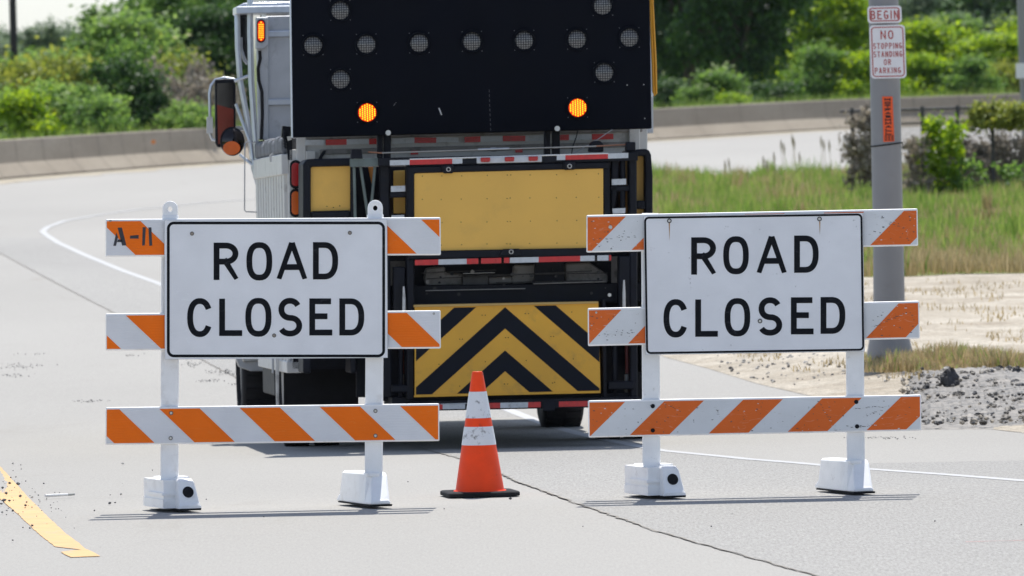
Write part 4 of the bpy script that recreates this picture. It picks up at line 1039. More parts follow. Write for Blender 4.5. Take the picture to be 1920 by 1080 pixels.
# cable with turnbuckle
mb = MB(); mb.tube([at(690, 285, .2), at(716, 287, .2)], .006, mat('copper', (.35, .15, .08), .5), 6); mb.tube([at(714, 287, .2), at(1120, 274, .2)], .0055, mat('cable_grey', (.42, .38, .33), .5), 6)
mb.tube([at(1118, 274, .2), at(1185, 270.5, .2)], .006, mat('copper', (.35, .15, .08), .5), 6)
mb.tube([at(896, 281, .19), at(955, 279, .19)], .011, steel, 8); mb.tube([at(920, 280.2, .19), at(931, 279.8, .19)], .015, steel, 8)
mb.tube([at(1083, 245, .45), at(1081, 255, .4), at(1074, 275, .35), at(1071, 292, .3)], .004, rubber, 5)
mb.tube([at(1148, 243, .5), at(1120, 262, .45), at(1075, 288, .35)], .003, alu, 5)
mb.build('tension_cable', att)
ap('cable_anchor', [([(1174, 266), (1192, 266), (1192, 284), (1174, 284)], .14, .1, black_metal), ([(1106, 270), (1112, 264), (1126, 264), (1132, 270), (1132, 285), (1104, 285)], .22, .1, black_metal)], .01, 2)
# central yellow box and its black frame
ap('centre_frame', [([(765, 312), (1143, 303), (1143, 320), (1132, 316), (777, 325), (777, 480), (765, 482)], .105, .3, black_metal), ([(765, 471), (1143, 464), (1143, 480), (765, 487)], .09, .3, black_metal),
                    ([(828, 310), (852, 309), (850, 325), (831, 325)], .07, .05, black_metal), ([(1056, 304), (1080, 303), (1079, 318), (1058, 319)], .07, .05, black_metal), ([(942, 467), (975, 466), (980, 480), (935, 481)], .07, .05, black_metal)], .008)
mb = MB(); PX(mb, frT, [(776, 325), (1131, 315), (1131, 466), (777, 472)], .12, .45, yellow)
for ry in (329, 372.5, 416, 458):
    for cx_ in (792, 828, 865, 914, 951, 957, 994, 1044, 1081, 1122):
        if cx_ in (792, 1122) and ry > 400: continue
        mb.disc(at(cx_ + random.uniform(-1, 1), ry - (cx_ - 914) * .014 + random.uniform(-.6, .6), .1185), .0035, .003, rubber, 8)
ONE_PIECE.add('yellow_box'); mb.build('yellow_box', att)
mb = MB()
for x, y in ((841, 317.5), (1068, 311.5), (958.5, 472)): mb.tube([at(x, y, .065) + Vector((.013 * math.cos(q), 0, .013 * math.sin(q))) for q in [2 * math.pi * k / 16 for k in range(16)]], .004, steel, 6, closed=True)
mb.build('hinge_pin', att)
mb = MB()
for x, y in ((613, 387), (625, 389), (637, 386)): mb.disc(at(x, y, .3385), .004, .003, rubber, 8)
mb.build('rivet', att)
# gap with machinery
dk = mat('machinery', (.03, .028, .027), .5, var=.5, scale=20)
ap('gap_backing', [([(777, 498), (1146, 490), (1146, 540), (777, 550)], .6, .05, black_metal)], 0)
ap('pump_housing', [([(797, 505), (802, 502), (835, 500), (835, 512), (868, 513), (868, 535), (800, 537), (795, 522)], .5, .08, truck_grime), ([(915, 520), (960, 518), (962, 531), (915, 533)], .5, .08, truck_grime),
                    ([(963, 497), (1005, 496), (1004, 530), (960, 532)], .5, .08, truck_grime), ([(1059, 494), (1105, 492), (1140, 515), (1140, 530), (1060, 532)], .5, .08, truck_grime)], .01)
mb = MB()
PX(mb, frT, [(1004, 492), (1058, 490), (1058, 536), (1002, 538)], .42, .1, black_metal); PX(mb, frT, [(868, 518), (915, 516), (915, 536), (868, 538)], .42, .1, dk)
for y0, y1, xa_, xb_ in ((512, 506, 790, 930), (516, 512, 860, 1140), (523, 508, 800, 1110), (530, 526, 930, 1130)): mb.tube([at(xa_, y0, .36), at(xb_, y1, .36)], .004, dk, 6)
mb.tube([at(798, 545, .3), at(985, 541, .3)], .003, steel, 5); mb.tube([at(868, 513, .3), at(928, 511, .3)], .003, steel, 5); mb.tube([at(1000, 532, .3), at(1135, 528, .3)], .004, truck_grime, 5)
for k in range(26):
    x, y = random.uniform(785, 1145), random.uniform(505, 556); mb.disc(at(x, y, .34), random.uniform(.004, .014), .03, random.choice([dk, black_metal, dk, truck_grime]), 7)
mb.disc(at(1143, 553, .1), .012, .02, steel, 12)
mb.build('hydraulics', att)
# chevron box -------------------------------------------------------------
qc = [(778, 576), (1122, 568), (1126, 735), (778, 743)]
CB = MB(); PX(CB, frT, qc, .08, .45, yellow_lo)
ONE_PIECE.add('chevron_box'); ap('box_lip', [([(776, 571.5), (1122, 565), (1122, 569), (776, 576)], .06, .3, mat('brass_edge', (.5, .32, .10), .5)), ([(777, 741), (1126, 733), (1126, 737), (777, 745)], .07, .2, yellow_lo)], .002)
mb = MB(); NO_RECALC.add('chevron_stripes')
apex_x = 947; 
def chev(y_ap, thick):  # black chevron: apex at y_ap on the centre line, legs fall outward; clipped to the box
    for sg, xe in ((-1, 780), (1, 1124)):
        sl = .86 if sg > 0 else .90
        w = abs(xe - apex_x)
        pl = [(apex_x, y_ap), (xe, y_ap + w * sl), (xe, y_ap + thick + w * sl), (apex_x, y_ap + thick)]
        top = lambda x: 578.5 - (x - 778) * .0225; bot = lambda x: 740 - (x - 778) * .0225
        f1 = lambda p: p[1] - top(p[0]); f2 = lambda p: bot(p[0]) - p[1]
        for f in (f1, f2):
            if len(pl) < 3: break
            def it(p, q, f=f):
                a, b = f(p), f(q); t = a / (a - b); return (p[0] + (q[0] - p[0]) * t, p[1] + (q[1] - p[1]) * t)
            pl = clip(pl, lambda p, f=f: f(p) >= 0, it)
        if len(pl) < 3: continue
        if sg < 0: pl = pl[::-1]
        mb.poly([at(x, y, .0785) for x, y in pl], mat('chevron_black', (.004, .006, .012), .6, var=.2, spec=.2))
for ya, th in ((491, 36), (576, 40), (657, 39)): chev(ya, th)
ST_ = mb; mb = CB
for x, y in ((904, 591), (910, 591), (862, 636), (867, 636), (948, 633), (953, 633), (823, 683), (910, 678), (985, 588), (991, 588), (1033, 631), (1038, 631), (1072, 585), (1075, 673), (1036, 718), (1040, 717), (987, 676), (946, 720), (952, 720), (862, 724)):
    mb.disc(at(x, y, .0775), .0035, .003, rubber, 8)
o = mb.build('chevron_box', att); ST_.build('chevron_stripes', o)
# lower bar
ap('lower_bar_and_shade_plate', [(par(770, 753, 1200, 18), .06, .10, black_metal), ([(735, 745), (1185, 736), (1185, 755), (735, 764)], .2, .8, black_metal), ([(1018, 751), (1040, 750), (1040, 770), (1018, 771)], .045, .03, black_metal), ([(826, 757), (876, 755.5), (876, 757), (826, 758.5)], .05, .03, white_tape)], .003)  # the deep plate behind the bar is added to darken the ground below

# ------------------------------------------------------------------ concrete barrier
prof = [(-.40, 0), (-.40, .06), (-.15, .33), (-.095, .80), (-.08, .815), (.08, .815), (.095, .80), (.17, .33), (.30, .075), (.30, 0)]
bx = [Vector((p.x, p.y)) for p in bar]; bx = [bx[0] + (bx[0] - bx[1]) * 2] + bx + [bx[-1] + (bx[-1] - bx[-2]) * 2]
# smooth and resample
Q = []
for i in range(1, len(bx) - 2):
    p0, p1, p2, p3 = bx[i - 1:i + 3]
    for k in range(12):
        t = k / 12; Q.append(.5 * ((2 * p1) + (p2 - p0) * t + (2 * p0 - 5 * p1 + 4 * p2 - p3) * t * t + (3 * p1 - p0 - 3 * p2 + p3) * t ** 3))
Q.append(bx[-2])
mb = MB(); vs = []; n = len(prof)
for i, p in enumerate(Q):
    d = (Q[min(i + 1, len(Q) - 1)] - Q[max(0, i - 1)]).normalized(); nn = Vector((-d.y, d.x))
    for u, v in prof: q = p + nn * (u + .3); vs.append((q.x, q.y, zg(q.y) - .01 + v))
mb.add(vs, [(i * n + k, i * n + k + 1, (i + 1) * n + k + 1, (i + 1) * n + k) for i in range(len(Q) - 1) for k in range(n - 1)], barrier_m)
o = mb.build('concrete_barrier'); tag(o, 'long low concrete barrier curving along the far edge of the road', 'barrier')
mb = MB(); c = AT(288, 266, bar_y(AT(288, 266, 200).x) - .15 + .2); mb.disc(c + Vector((0, -.12, 0)), .05, .02, mat('orange_reflector', (.75, .25, .05), .5), 10, rz=.05); mb.build('reflector', o)
NO_RECALC.add('joint')
for i in range(6, len(Q) - 4, 3):
    p = Q[i]; d = (Q[i + 1] - Q[i - 1]).normalized(); nn = Vector((-d.y, d.x)); mb = MB(); vs = []
    for e in (-.012, .012):
        for u, v in prof[:6]: q_ = p + nn * (u + .3 - .004) + d * e; vs.append((q_.x, q_.y, zg(q_.y) - .006 + v))
    mb.add(vs, [(k, k + 1, k + 7, k + 6) for k in range(5)], mat('barrier_joint', (.10, .085, .07), .9)); mb.build('joint', bpy.data.objects['concrete_barrier'])
# debris strip at the barrier foot
NO_RECALC.add('gutter_dirt'); mb = MB(); vs = []
for i, p in enumerate(Q):
    d = (Q[min(i + 1, len(Q) - 1)] - Q[max(0, i - 1)]).normalized(); nn = Vector((-d.y, d.x))
    for u in (-.9 - .5 * random.random(), .05): q = p + nn * u; vs.append((q.x, q.y, zg(q.y) + .004))
mb.add(vs, [(2 * i, 2 * i + 1, 2 * i + 3, 2 * i + 2) for i in range(len(Q) - 1)], ground_mat('gutter', ((.33, .28, .20), (.42, .38, .31)), big=.6, fine=6, stain=.6, staincol=(.28, .23, .16), speck=.2)); tag(mb.build('gutter_dirt'), kind='structure')

# ------------------------------------------------------------------ light pole with signs
gp = G(1670, 700); frP = Frame((gp.x, gp.y, gp.z + .08))
rp_ = frP.empty('light_pole'); tag(rp_, 'thick grey metal light pole carrying the BEGIN and NO STOPPING signs and an orange sticker', 'pole')
pc = [(1670, 715, 47), (1669, 690, 45.5), (1668.5, 660, 43), (1667.5, 620, 35), (1667, 590, 31), (1667, 560, 29.5), (1665.5, 450, 28.6), (1662.5, 300, 28.4), (1659.5, 150, 28.2), (1656.5, 0, 28), (1650, -300, 27)]
mb = MB(); mb.tube([frP.at(x, y, 0) for x, y, r_ in pc], [r_ / (F / gp.y) for *_, r_ in pc], pole_m, 32); mb.build('pole_shaft', rp_)
rP = 28.5 / (F / gp.y)
yS = -rP - .012
mb = MB(); mb.tube([frP.at(1662, 271, 0) + Vector(((rP + .006) * math.cos(a), (rP + .006) * math.sin(a), .014 * math.cos(a))) for a in [2 * math.pi * k / 24 for k in range(24)]], .006, rubber, 6, closed=True)
mb.tube([frP.at(1662, 271, 0) + Vector((rP + .006, 0, .014)), frP.at(1693, 276, -.05)], .004, rubber, 5); mb.build('strap', rp_)
def plate(name, q, ring, ringt, words, rad):
    mb = MB(); NO_RECALC.add(name)
    def rr(a, b, c, d, r):
        o = []
        for cx, cy, s0 in ((c - r, b + r, -90), (c - r, d - r, 0), (a + r, d - r, 90), (a + r, b + r, 180)):
            for k in range(7): t = R(s0 + 15 * k); o.append((cx + r * math.cos(t), cy + r * math.sin(t)))
        return o
    sk = -.022
    quad = lambda x, y: (x - (y - 80) * 0 + (y - 10) * .035, y + sk * (x - 1660))
    out = [quad(*p) for p in rr(*q, rad)]
    mb.prism([frP.at(x, y, yS) for x, y in out], .004, sign_plate)
    ring_px(mb, frP, *ring, rad, ringt, yS - .001, sign_red, quad)
    mb2 = mb
    class SF:
        def at(self, x, y, yl): return frP.at(*quad(x, y), yl)
    for ch, x0, x1, y0, y1, t in words: glyph(mb, SF(), ch, x0, x1, y0, y1, t, yS - .0005, sign_red)
    return mb.build(name, rp_)
def word(s, x0, x1, y0, y1, t, gap=.42):
    ws = [.35 if c == 'I' else 1.12 if c in 'M' else 1 for c in s]; tot = sum(ws) + gap * (len(s) - 1); u = (x1 - x0) / tot; o = []; x = x0
    for c, w_ in zip(s, ws): o.append((c, x, x + w_ * u, y0, y1, t)); x += (w_ + gap) * u
    return o
plate('begin_sign', (1626, 11, 1690, 43), (1629.5, 14, 1686.5, 40), 2.0, word('BEGIN', 1632, 1684, 19.5, 36, 2.3), 6)
plate('no_stopping_sign', (1628.5, 47, 1695, 147), (1631.5, 50, 1692, 144), 2.0,
      word('NO', 1649, 1673, 57, 73.5, 2.3) + word('STOPPING', 1634.5, 1688.5, 80.5, 91.5, 1.55) + word('STANDING', 1634.5, 1688.5, 96, 107, 1.55) + word('OR', 1653.5, 1667, 111, 122, 1.55) + word('PARKING', 1636, 1685, 126.5, 137.5, 1.55), 7)
mb = MB(); NO_RECALC.add('orange_sticker')
q = [(1654, 181), (1673.5, 181), (1677, 265), (1656.5, 266)]
mb.prism([frP.at(x, y, -rP - .006) for x, y in q], .003, sticker_o)
class ST:   # letters stacked down the strip, lying on their side as on the photo
    def __init__(s, ox, oy): s.ox, s.oy = ox, oy
    def at(s, x, y, yl): return frP.at(s.ox + x + (s.oy - 181) * .03, s.oy + y, yl)
y = 184.0
for ch in 'HOTFASHMALL':
    h_ = 5.4; w_ = 11.5
    glyph(mb, ST(1658.3, y), ch, 0, w_, 0, h_, 2.0, -rP - .0065, sticker_ink); y += 6.35
for k in range(3):
    for j in range(3): mb.poly([frP.at(x_, y_, -rP - .0075) for x_, y_ in rect(1659 + j * 6, 254 + k * 3.6, 1663.4 + j * 6, 256.2 + k * 3.6)], sticker_ink)
mb.build('orange_sticker', rp_)

# ------------------------------------------------------------------ vegetation
def leaf_mesh(name, blobs, n, size, mt, seed, flat_=.0, aspect=1.7):
    rg = np.random.default_rng(seed); B = np.array(blobs, float)     # x,y,z, rx,ry,rz
    vol = (B[:, 3] * B[:, 4] * B[:, 5]) ** .72; idx = rg.choice(len(B), n, p=vol / vol.sum())
    d = rg.normal(size=(n, 3)); d /= np.linalg.norm(d, axis=1)[:, None]
    r = np.abs(rg.normal(.62, .42, n))
    ctr = B[idx, :3] + d * B[idx, 3:] * r[:, None]; ctr[:, 2] = np.maximum(ctr[:, 2], .02)
    a = d * .6 + rg.normal(size=(n, 3)) * .9 + np.array([0, 0, .7]); a /= np.linalg.norm(a, axis=1)[:, None]
    t = rg.normal(size=(n, 3)); t -= a * (t * a).sum(1)[:, None]; t /= np.linalg.norm(t, axis=1)[:, None]; b = np.cross(a, t)
    s = size * rg.uniform(.55, 1.35, n)[:, None]
    v = np.stack([ctr - t * s * .5 * aspect, ctr + b * s * .5 - a * s * .12, ctr + t * s * .5 * aspect, ctr - b * s * .5 - a * s * .12], 1).reshape(-1, 3)
    me = bpy.data.meshes.new(name); me.vertices.add(n * 4); me.vertices.foreach_set('co', v.ravel()); me.loops.add(n * 4); me.loops.foreach_set('vertex_index', np.arange(n * 4))
    me.polygons.add(n); me.polygons.foreach_set('loop_start', np.arange(n) * 4); me.polygons.foreach_set('loop_total', np.full(n, 4)); me.update(calc_edges=True)
    me.materials.append(mt); return me
def blobs_for(rnd, w, h, nb, z0=.0, crown0=.15):
    """uneven clumps filling a crown w wide and h tall"""
    o = []
    for k in range(nb):
        u = rnd.random(); z = z0 + h * (crown0 + (1 - crown0) * u); env = math.sin(math.pi * min(.98, .12 + .80 * u)) ** .7
        a = rnd.uniform(0, 2 * math.pi); rr_ = w / 2 * env * rnd.uniform(.25, .95); s_ = w * rnd.uniform(.07, .19)
        o.append((rr_ * math.cos(a), rr_ * math.sin(a), z, s_, s_, s_ * rnd.uniform(.55, .9)))
    return o
def wood_mesh(name, rnd, h, r, blobs, mt):
    mb = MB(); top = h * .75
    pts = [(0, 0, -.1)] + [(rnd.uniform(-.04, .04) * h * k / 4, rnd.uniform(-.04, .04) * h * k / 4, top * k / 4) for k in range(1, 5)]
    mb.tube(pts, [r * (1 - .17 * k) for k in range(5)], mt, 8)
    for b in rnd.sample(blobs, min(len(blobs), 11)):
        k = rnd.randint(1, 3); p = Vector(pts[k]); q = Vector(b[:3]); mid = p.lerp(q, .5) + Vector((0, 0, .06 * h))
        mb.tube([p, mid, q], [r * .42, r * .27, r * .1], mt, 6)
    me = bpy.data.meshes.new(name); me.from_pydata(mb.v, [], mb.f); me.materials.append(mt); me.polygons.foreach_set('use_smooth', [True] * len(me.polygons)); me.update(); return me
lm_mid = leaf_mat('leaf_mid', (.06, .135, .035), (.21, .34, .08), .52)
lm_dark = leaf_mat('leaf_dark', (.016, .05, .013), (.07, .15, .03), .35)
lm_bright = leaf_mat('leaf_bright', (.12, .24, .02), (.36, .48, .06), .55)
lm_yel = leaf_mat('leaf_yellow', (.16, .21, .04), (.32, .35, .08), .45)
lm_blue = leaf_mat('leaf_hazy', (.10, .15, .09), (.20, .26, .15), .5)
lm_soft = leaf_mat('leaf_soft', (.10, .20, .045), (.29, .42, .12), .52)
lm_grey = leaf_mat('twig_grey', (.19, .165, .13), (.36, .32, .25), .25)
PROTO = {}
def proto(kind):
    if kind in PROTO: return PROTO[kind]
    spec = {  # w, h, blobs, leaves, leaf size, material, crown start, trunk r
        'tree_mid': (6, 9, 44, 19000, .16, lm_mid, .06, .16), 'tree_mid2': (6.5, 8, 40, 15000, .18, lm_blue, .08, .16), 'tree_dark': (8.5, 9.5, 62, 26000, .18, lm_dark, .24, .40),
        'tree_bright': (6, 6.5, 44, 19000, .155, lm_bright, .04, .14), 'tree_soft': (6, 6.5, 48, 19000, .155, lm_soft, .04, .14), 'bush_soft': (3.4, 2.6, 36, 11000, .10, lm_soft, .02, .06), 'bush_mid': (3.4, 2.8, 34, 11000, .10, lm_mid, .02, .06), 'bush_bright': (3.4, 2.6, 34, 11000, .10, lm_bright, .02, .06),
        'bush_yellow': (4.0, 1.9, 34, 8000, .10, lm_yel, .02, .05), 'bush_dark': (3.2, 3.0, 34, 10000, .10, lm_dark, .02, .06), 'bush_grey': (3.4, 2.2, 30, 5200, .10, lm_grey, .02, .05)}[kind]
    w_, h_, nb, nl, sz, mt, c0, tr = spec; rnd = random.Random(sum(map(ord, kind))); bl = blobs_for(rnd, w_, h_, nb, 0, c0)
    PROTO[kind] = (leaf_mesh(kind, bl, nl, sz, mt, len(kind) * 7 + nb), wood_mesh(kind + '_wood', rnd, h_, tr, bl, bare_wood), h_, w_)
    return PROTO[kind]
PLACED = []
def plant(kind, name, px, py, Y, height, width=None, label=None, cat=None, group=None, base=None):
    """foot of the plant stands on the ground at distance Y under photo column px; height in metres"""
    lm, wm, h_, w_ = proto(kind); FS = (.88 if kind == 'tree_mid2' and px < 260 else 1.05 if px < 230 and 'tree' in kind else 1.2)
    x = AT(px, 200, Y).x; e = bpy.data.objects.new(name, None); COL.objects.link(e)
    e.location = (x, Y, zg(Y) - .05 if base is None else base); e.rotation_euler = (0, 0, random.uniform(0, 6.28)); sz = height / h_; sx = (width or w_ * sz) / w_
    sz *= FS; e.scale = (sx, sx, sz); tag(e, label, cat, group)
    c = bpy.data.objects.new('crown' if 'tree' in kind else 'foliage', lm); t = bpy.data.objects.new('trunk' if 'tree' in kind else 'stem', wm)
    for o in (c, t): COL.objects.link(o); o.parent = e
    PLACED.append(e); return e
def ytop(py, Y): return H_CAM + (78 - py) / F * Y
def hgt(py, Y): return ytop(py, Y) - zg(Y)
GT = 'trees and bushes beyond the barrier'
# (kind, px, top py (roll-corrected), distance, width m, label)
def L_tree(kind, px, top, Y, w_, label):
    nm = {'tree_soft': 'leafy_tree', 'bush_soft': 'green_bush', 'tree_mid': 'leafy_tree', 'tree_mid2': 'pale_tree', 'tree_dark': 'dark_tree', 'tree_bright': 'bright_tree', 'bush_mid': 'green_bush', 'bush_bright': 'bright_bush', 'bush_yellow': 'yellow_bush', 'bush_dark': 'dark_bush', 'bush_grey': 'grey_bush'}[kind]
    plant(kind, nm, px, 0, Y, hgt(top + .021 * (px - 960), Y), w_, label, 'tree' if 'tree' in kind else 'bush', GT)
# left side, front row of bushes just behind the barrier
LEFT = [
 ('bush_soft', -60, 175, 216, 3.2, 'bright green bush at the left edge of the photo, low behind the barrier'),
 ('bush_yellow', 55, 160, 222, 3.4, 'yellow-topped bush behind the barrier at the foot of the dark utility pole'),
 ('bush_bright', 30, 205, 208, 2.6, 'low bright green shrub touching the barrier left of the utility pole'),
 ('bush_soft', 125, 185, 210, 2.8, 'bright green shrub right of the utility pole, against the barrier'),
 ('bush_yellow', 130, 150, 226, 3.6, 'yellow-green bush with a flat top right of the utility pole'),
 ('bush_dark', 222, 150, 214, 2.4, 'round dark green bush with a shaded hollow, midway between utility pole and truck'),
 ('bush_mid', 250, 132, 218, 2.4, 'mid green bush leaning over the dark round bush'),
 ('bush_grey', 312, 165, 215, 2.2, 'grey brown half bare bush beside the truck mirror'),
 ('bush_yellow', 300, 148, 224, 3.2, 'olive yellow bush rising behind the grey half bare bush'),
 ('bush_grey', 380, 160, 217, 2.2, 'grey twiggy bush right behind the truck mirror'),
 ('bush_mid', 180, 215, 207, 2.0, 'small green shrub at the barrier foot between the bright and dark bushes'),
 ('bush_soft', 345, 215, 207, 1.8, 'small bright shrub at the barrier foot below the grey bush'),
 ('tree_soft', 120, 120, 262, 4.6, 'light green bushy tree right of the utility pole'),
 ('tree_mid', 20, 105, 275, 4.6, 'mid green tree behind the utility pole'),
 ('tree_mid', 190, 85, 270, 4.2, 'mid green tree with pointed top left of the tallest tree'),
 ('tree_soft', 250, 80, 255, 4.4, 'light green bushy tree in the middle of the left bank'),
 ('tree_mid', 330, 20, 272, 5.0, 'broad green tree left of the truck'),
 ('tree_mid', 300, -60, 300, 6.0, 'tall green tree left of the truck reaching out of the picture'),
 ('tree_soft', 390, -50, 285, 5.5, 'tall yellow-green tree next to the truck cab'),
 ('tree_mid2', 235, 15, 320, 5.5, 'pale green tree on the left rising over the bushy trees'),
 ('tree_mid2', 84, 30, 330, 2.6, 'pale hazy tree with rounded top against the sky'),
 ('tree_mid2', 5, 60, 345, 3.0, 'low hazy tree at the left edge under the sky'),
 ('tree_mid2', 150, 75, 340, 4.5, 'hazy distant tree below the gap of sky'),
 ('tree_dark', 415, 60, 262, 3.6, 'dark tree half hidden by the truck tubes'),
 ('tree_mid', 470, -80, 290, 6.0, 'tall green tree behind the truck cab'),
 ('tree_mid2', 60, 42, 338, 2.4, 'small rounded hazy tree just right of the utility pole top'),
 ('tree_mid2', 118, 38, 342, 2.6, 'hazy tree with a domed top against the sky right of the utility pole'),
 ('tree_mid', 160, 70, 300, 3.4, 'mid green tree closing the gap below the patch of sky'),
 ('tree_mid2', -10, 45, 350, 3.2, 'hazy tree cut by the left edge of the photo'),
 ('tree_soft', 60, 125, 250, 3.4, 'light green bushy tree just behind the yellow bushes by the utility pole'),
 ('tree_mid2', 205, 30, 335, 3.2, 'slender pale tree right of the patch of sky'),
 ('tree_mid2', -60, 60, 335, 5.5, 'hazy tree at the far left border'),
]
for a in LEFT: L_tree(*a)
RIGHT = [
 ('tree_dark', 1385, -190, 268, 5.6, 'large dark tree with a thick dark trunk right of the arrow board'),
 ('tree_dark', 1290, -150, 275, 5.0, 'dark tree directly right of the arrow board'),
 ('tree_mid', 1240, -120, 285, 5.0, 'green tree half hidden behind the arrow board'),
 ('bush_dark', 1250, 165, 252, 2.4, 'dark green bush at the barrier right of the arrow board'),
 ('bush_dark', 1320, 195, 250, 2.6, 'dark bush at the foot of the large dark tree'),
 ('bush_mid', 1345, 158, 246, 2.6, 'mid green bush filling the gap under the dark trees by the trunk'),
 ('bush_bright', 1375, 190, 240, 1.6, 'small bright bush at the barrier just under the dark trunk'),
 ('bush_dark', 1450, 168, 252, 2.6, 'dark bush right of the dark trunk'),
 ('tree_mid', 1490, 10, 290, 4.6, 'mid green tree between the dark tree and the light pole'),
 ('tree_mid2', 1520, 5, 330, 4.6, 'pale tree peeping over the trees left of the light pole'),
 ('tree_bright', 1570, 30, 275, 4.4, 'bright green bushy tree left of the BEGIN sign'),
 ('bush_mid', 1545, 120, 256, 2.6, 'green bush behind the barrier left of the light pole'),
 ('bush_bright', 1610, 130, 256, 2.8, 'bright bush behind the barrier beside the light pole'),
 ('tree_bright', 1735, 75, 278, 4.6, 'bright yellow-green bushy tree right of the parking signs'),
 ('tree_mid', 1800, 60, 282, 4.2, 'mid green bushy tree behind the yellow-green one'),
 ('tree_bright', 1870, 95, 275, 4.4, 'bright yellow-green bushy tree at the right edge'),
 ('bush_bright', 1740, 130, 256, 2.8, 'bright bush behind the barrier right of the light pole'),
 ('bush_mid', 1815, 135, 256, 2.6, 'mid green bush behind the barrier above the fence'),
 ('bush_yellow', 1890, 140, 258, 3.0, 'yellow bush behind the barrier near the right edge'),
 ('tree_mid2', 1720, 10, 330, 5.0, 'pale tree rising behind the parking signs'),
 ('tree_mid', 1790, -10, 340, 5.0, 'tall green tree in the back right of the signs'),
 ('tree_dark', 1850, -60, 345, 6.0, 'dark tree far behind at the top right'),
 ('tree_mid2', 1920, -30, 340, 6.0, 'hazy tall tree at the top right corner'),
 ('tree_mid', 1650, -40, 345, 5.5, 'tall tree behind the top of the light pole'),
 ('tree_bright', 1980, 60, 280, 5.0, 'bright tree just past the right edge'),
]
for a in RIGHT: L_tree(*a[:3], a[3] + 16, *a[4:])
# utility poles
gq = AT(29, 200, 250); mb = MB(); mb.tube([(gq.x, 250, zg(250)), (gq.x - .03, 250, zg(250) + 9)], [.11, .085], mat('creosote_wood', (.035, .028, .03), .9, var=.3), 14)
mb.box((gq.x - 1.1, 249.86, 8.0), (gq.x + 1.1, 249.96, 8.12), MATS['creosote_wood'])
o = mb.build('utility_pole'); tag(o, 'dark wooden utility pole standing among the bushes on the left', 'pole')
gq = AT(1917, 150, 150); mb = MB(); mb.tube([(gq.x + .08, 150, zg(150)), (gq.x + .02, 150, 2.2), (gq.x - .06, 150, 7)], [.085, .075, .06], pole_m, 16)
mb.box((gq.x - .11, 149.85, 1.75), (gq.x + .1, 149.9, 2.0), sign_plate)
o = mb.build('signpost'); tag(o, 'thin grey metal pole at the right edge of the photo behind the fence', 'pole')

# ------------------------------------------------------------------ chain-link fence with vines
fa, fb = G(1600, 384), G(2040, 378); fb.y = fa.y + 1.5
fe = bpy.data.objects.new('chain_link_fence', None); COL.objects.link(fe); fe.location = fa; tag(fe, 'old dark chain-link fence overgrown with vines behind the light pole', 'fence')
dv = Vector((fb.x - fa.x, fb.y - fa.y, 0)); Ln = dv.length; dv.normalize(); fz0 = .08; hf = 1.42
fence_m = mat('fence_wire', (.10, .095, .09), .6, .3, var=.3); fpost = mat('fence_post', (.07, .065, .065), .7, var=.4, bump=.4)
k = 0; xx = .0
while xx < Ln:
    mb = MB(); p = dv * xx; mb.tube([p + Vector((0, 0, 0)), p + Vector((.01, 0, hf + fz0 + .05))], .032, fpost, 10); mb.build('post', fe); xx += .62
mb = MB(); mb.tube([Vector((0, 0, hf + fz0)) - dv * .2, dv * Ln + Vector((0, 0, hf + fz0 + .02))], .02, fpost, 8); mb.tube([Vector((0, 0, hf + fz0 - .22)), dv * Ln + Vector((0, 0, hf + fz0 - .2))], .012, fpost, 6); mb.build('top_rail', fe)
mb = MB(); sp = .05; nw = int(Ln / sp)
for i in range(-int(hf / sp), nw):
    for sg in (1, -1):
        a0, a1 = i * sp, i * sp + hf; za, zb_ = (0, hf) if sg > 0 else (hf, 0)
        if a0 < 0: za += (0 - a0) * sg; a0 = 0
        if a1 > Ln: zb_ -= (a1 - Ln) * sg; a1 = Ln
        p = dv * a0 + Vector((0, .004 * sg, fz0 + za)); q = dv * a1 + Vector((0, .004 * sg, fz0 + zb_)); mb.tube([p, q], .0036, fence_m, 3, smooth=False)
mb.build('wire_mesh', fe)
def vine(px0, px1, top, Y, nb, nl, mt, label, name='climbing_vine', low=360, ry=.25):
    rnd = random.Random(int(px0)); bl = []; x0 = AT(px0, 300, Y).x; x1 = AT(px1, 300, Y).x; zt_ = ytop(top + 18, Y); zl = ytop(low + 18, Y)
    for k in range(nb):
        bl.append((rnd.uniform(x0, x1), Y + rnd.uniform(-ry, ry), zl + (zt_ - zl) * rnd.random() ** .8, rnd.uniform(.08, .2), rnd.uniform(.08, .2), rnd.uniform(.07, .17)))
    cx = (x0 + x1) / 2; bl = [(b[0] - cx, b[1] - Y, b[2] - zg(Y), *b[3:]) for b in bl]
    me = leaf_mesh(name, bl, nl, .055, mt, int(px0)); e = bpy.data.objects.new(name, None); COL.objects.link(e); e.location = (cx, Y, zg(Y)); tag(e, label, 'plant')
    o = bpy.data.objects.new('foliage', me); COL.objects.link(o); o.parent = e
    mb = MB()
    for b in rnd.sample(bl, min(nb, 9)): mb.tube([(rnd.uniform(-.1, .1), 0, 0), (b[0] * .5, b[1] * .5, b[2] * .55), b[:3]], [.010, .008, .004], bare_wood, 5)
    mb.build('stem', e)
yf = fa.y
vine(1738, 1800, 222, yf - .2, 34, 2600, lm_bright, 'bright green vine climbing the fence right of the light pole')
vine(1826, 1960, 206, yf + .9, 60, 5200, lm_yel, 'yellow-green vine heaped on top of the fence at the right edge', low=236)
vine(1700, 1740, 262, yf - .3, 14, 500, lm_grey, 'brown dry vine hanging on the fence beside the light pole')
vine(1592, 1652, 200, yf - .5, 34, 2400, lm_grey, 'grey leafless shrub just left of the light pole behind the grass', name='grey_shrub')
vine(1704, 1775, 262, yf + 1.5, 40, 2300, lm_grey, 'brown dry brush behind the fence right of the light pole', name='dry_brush')
vine(1775, 1860, 268, yf + 1.9, 46, 2600, lm_grey, 'brown dry brush behind the middle of the fence', name='dry_brush')
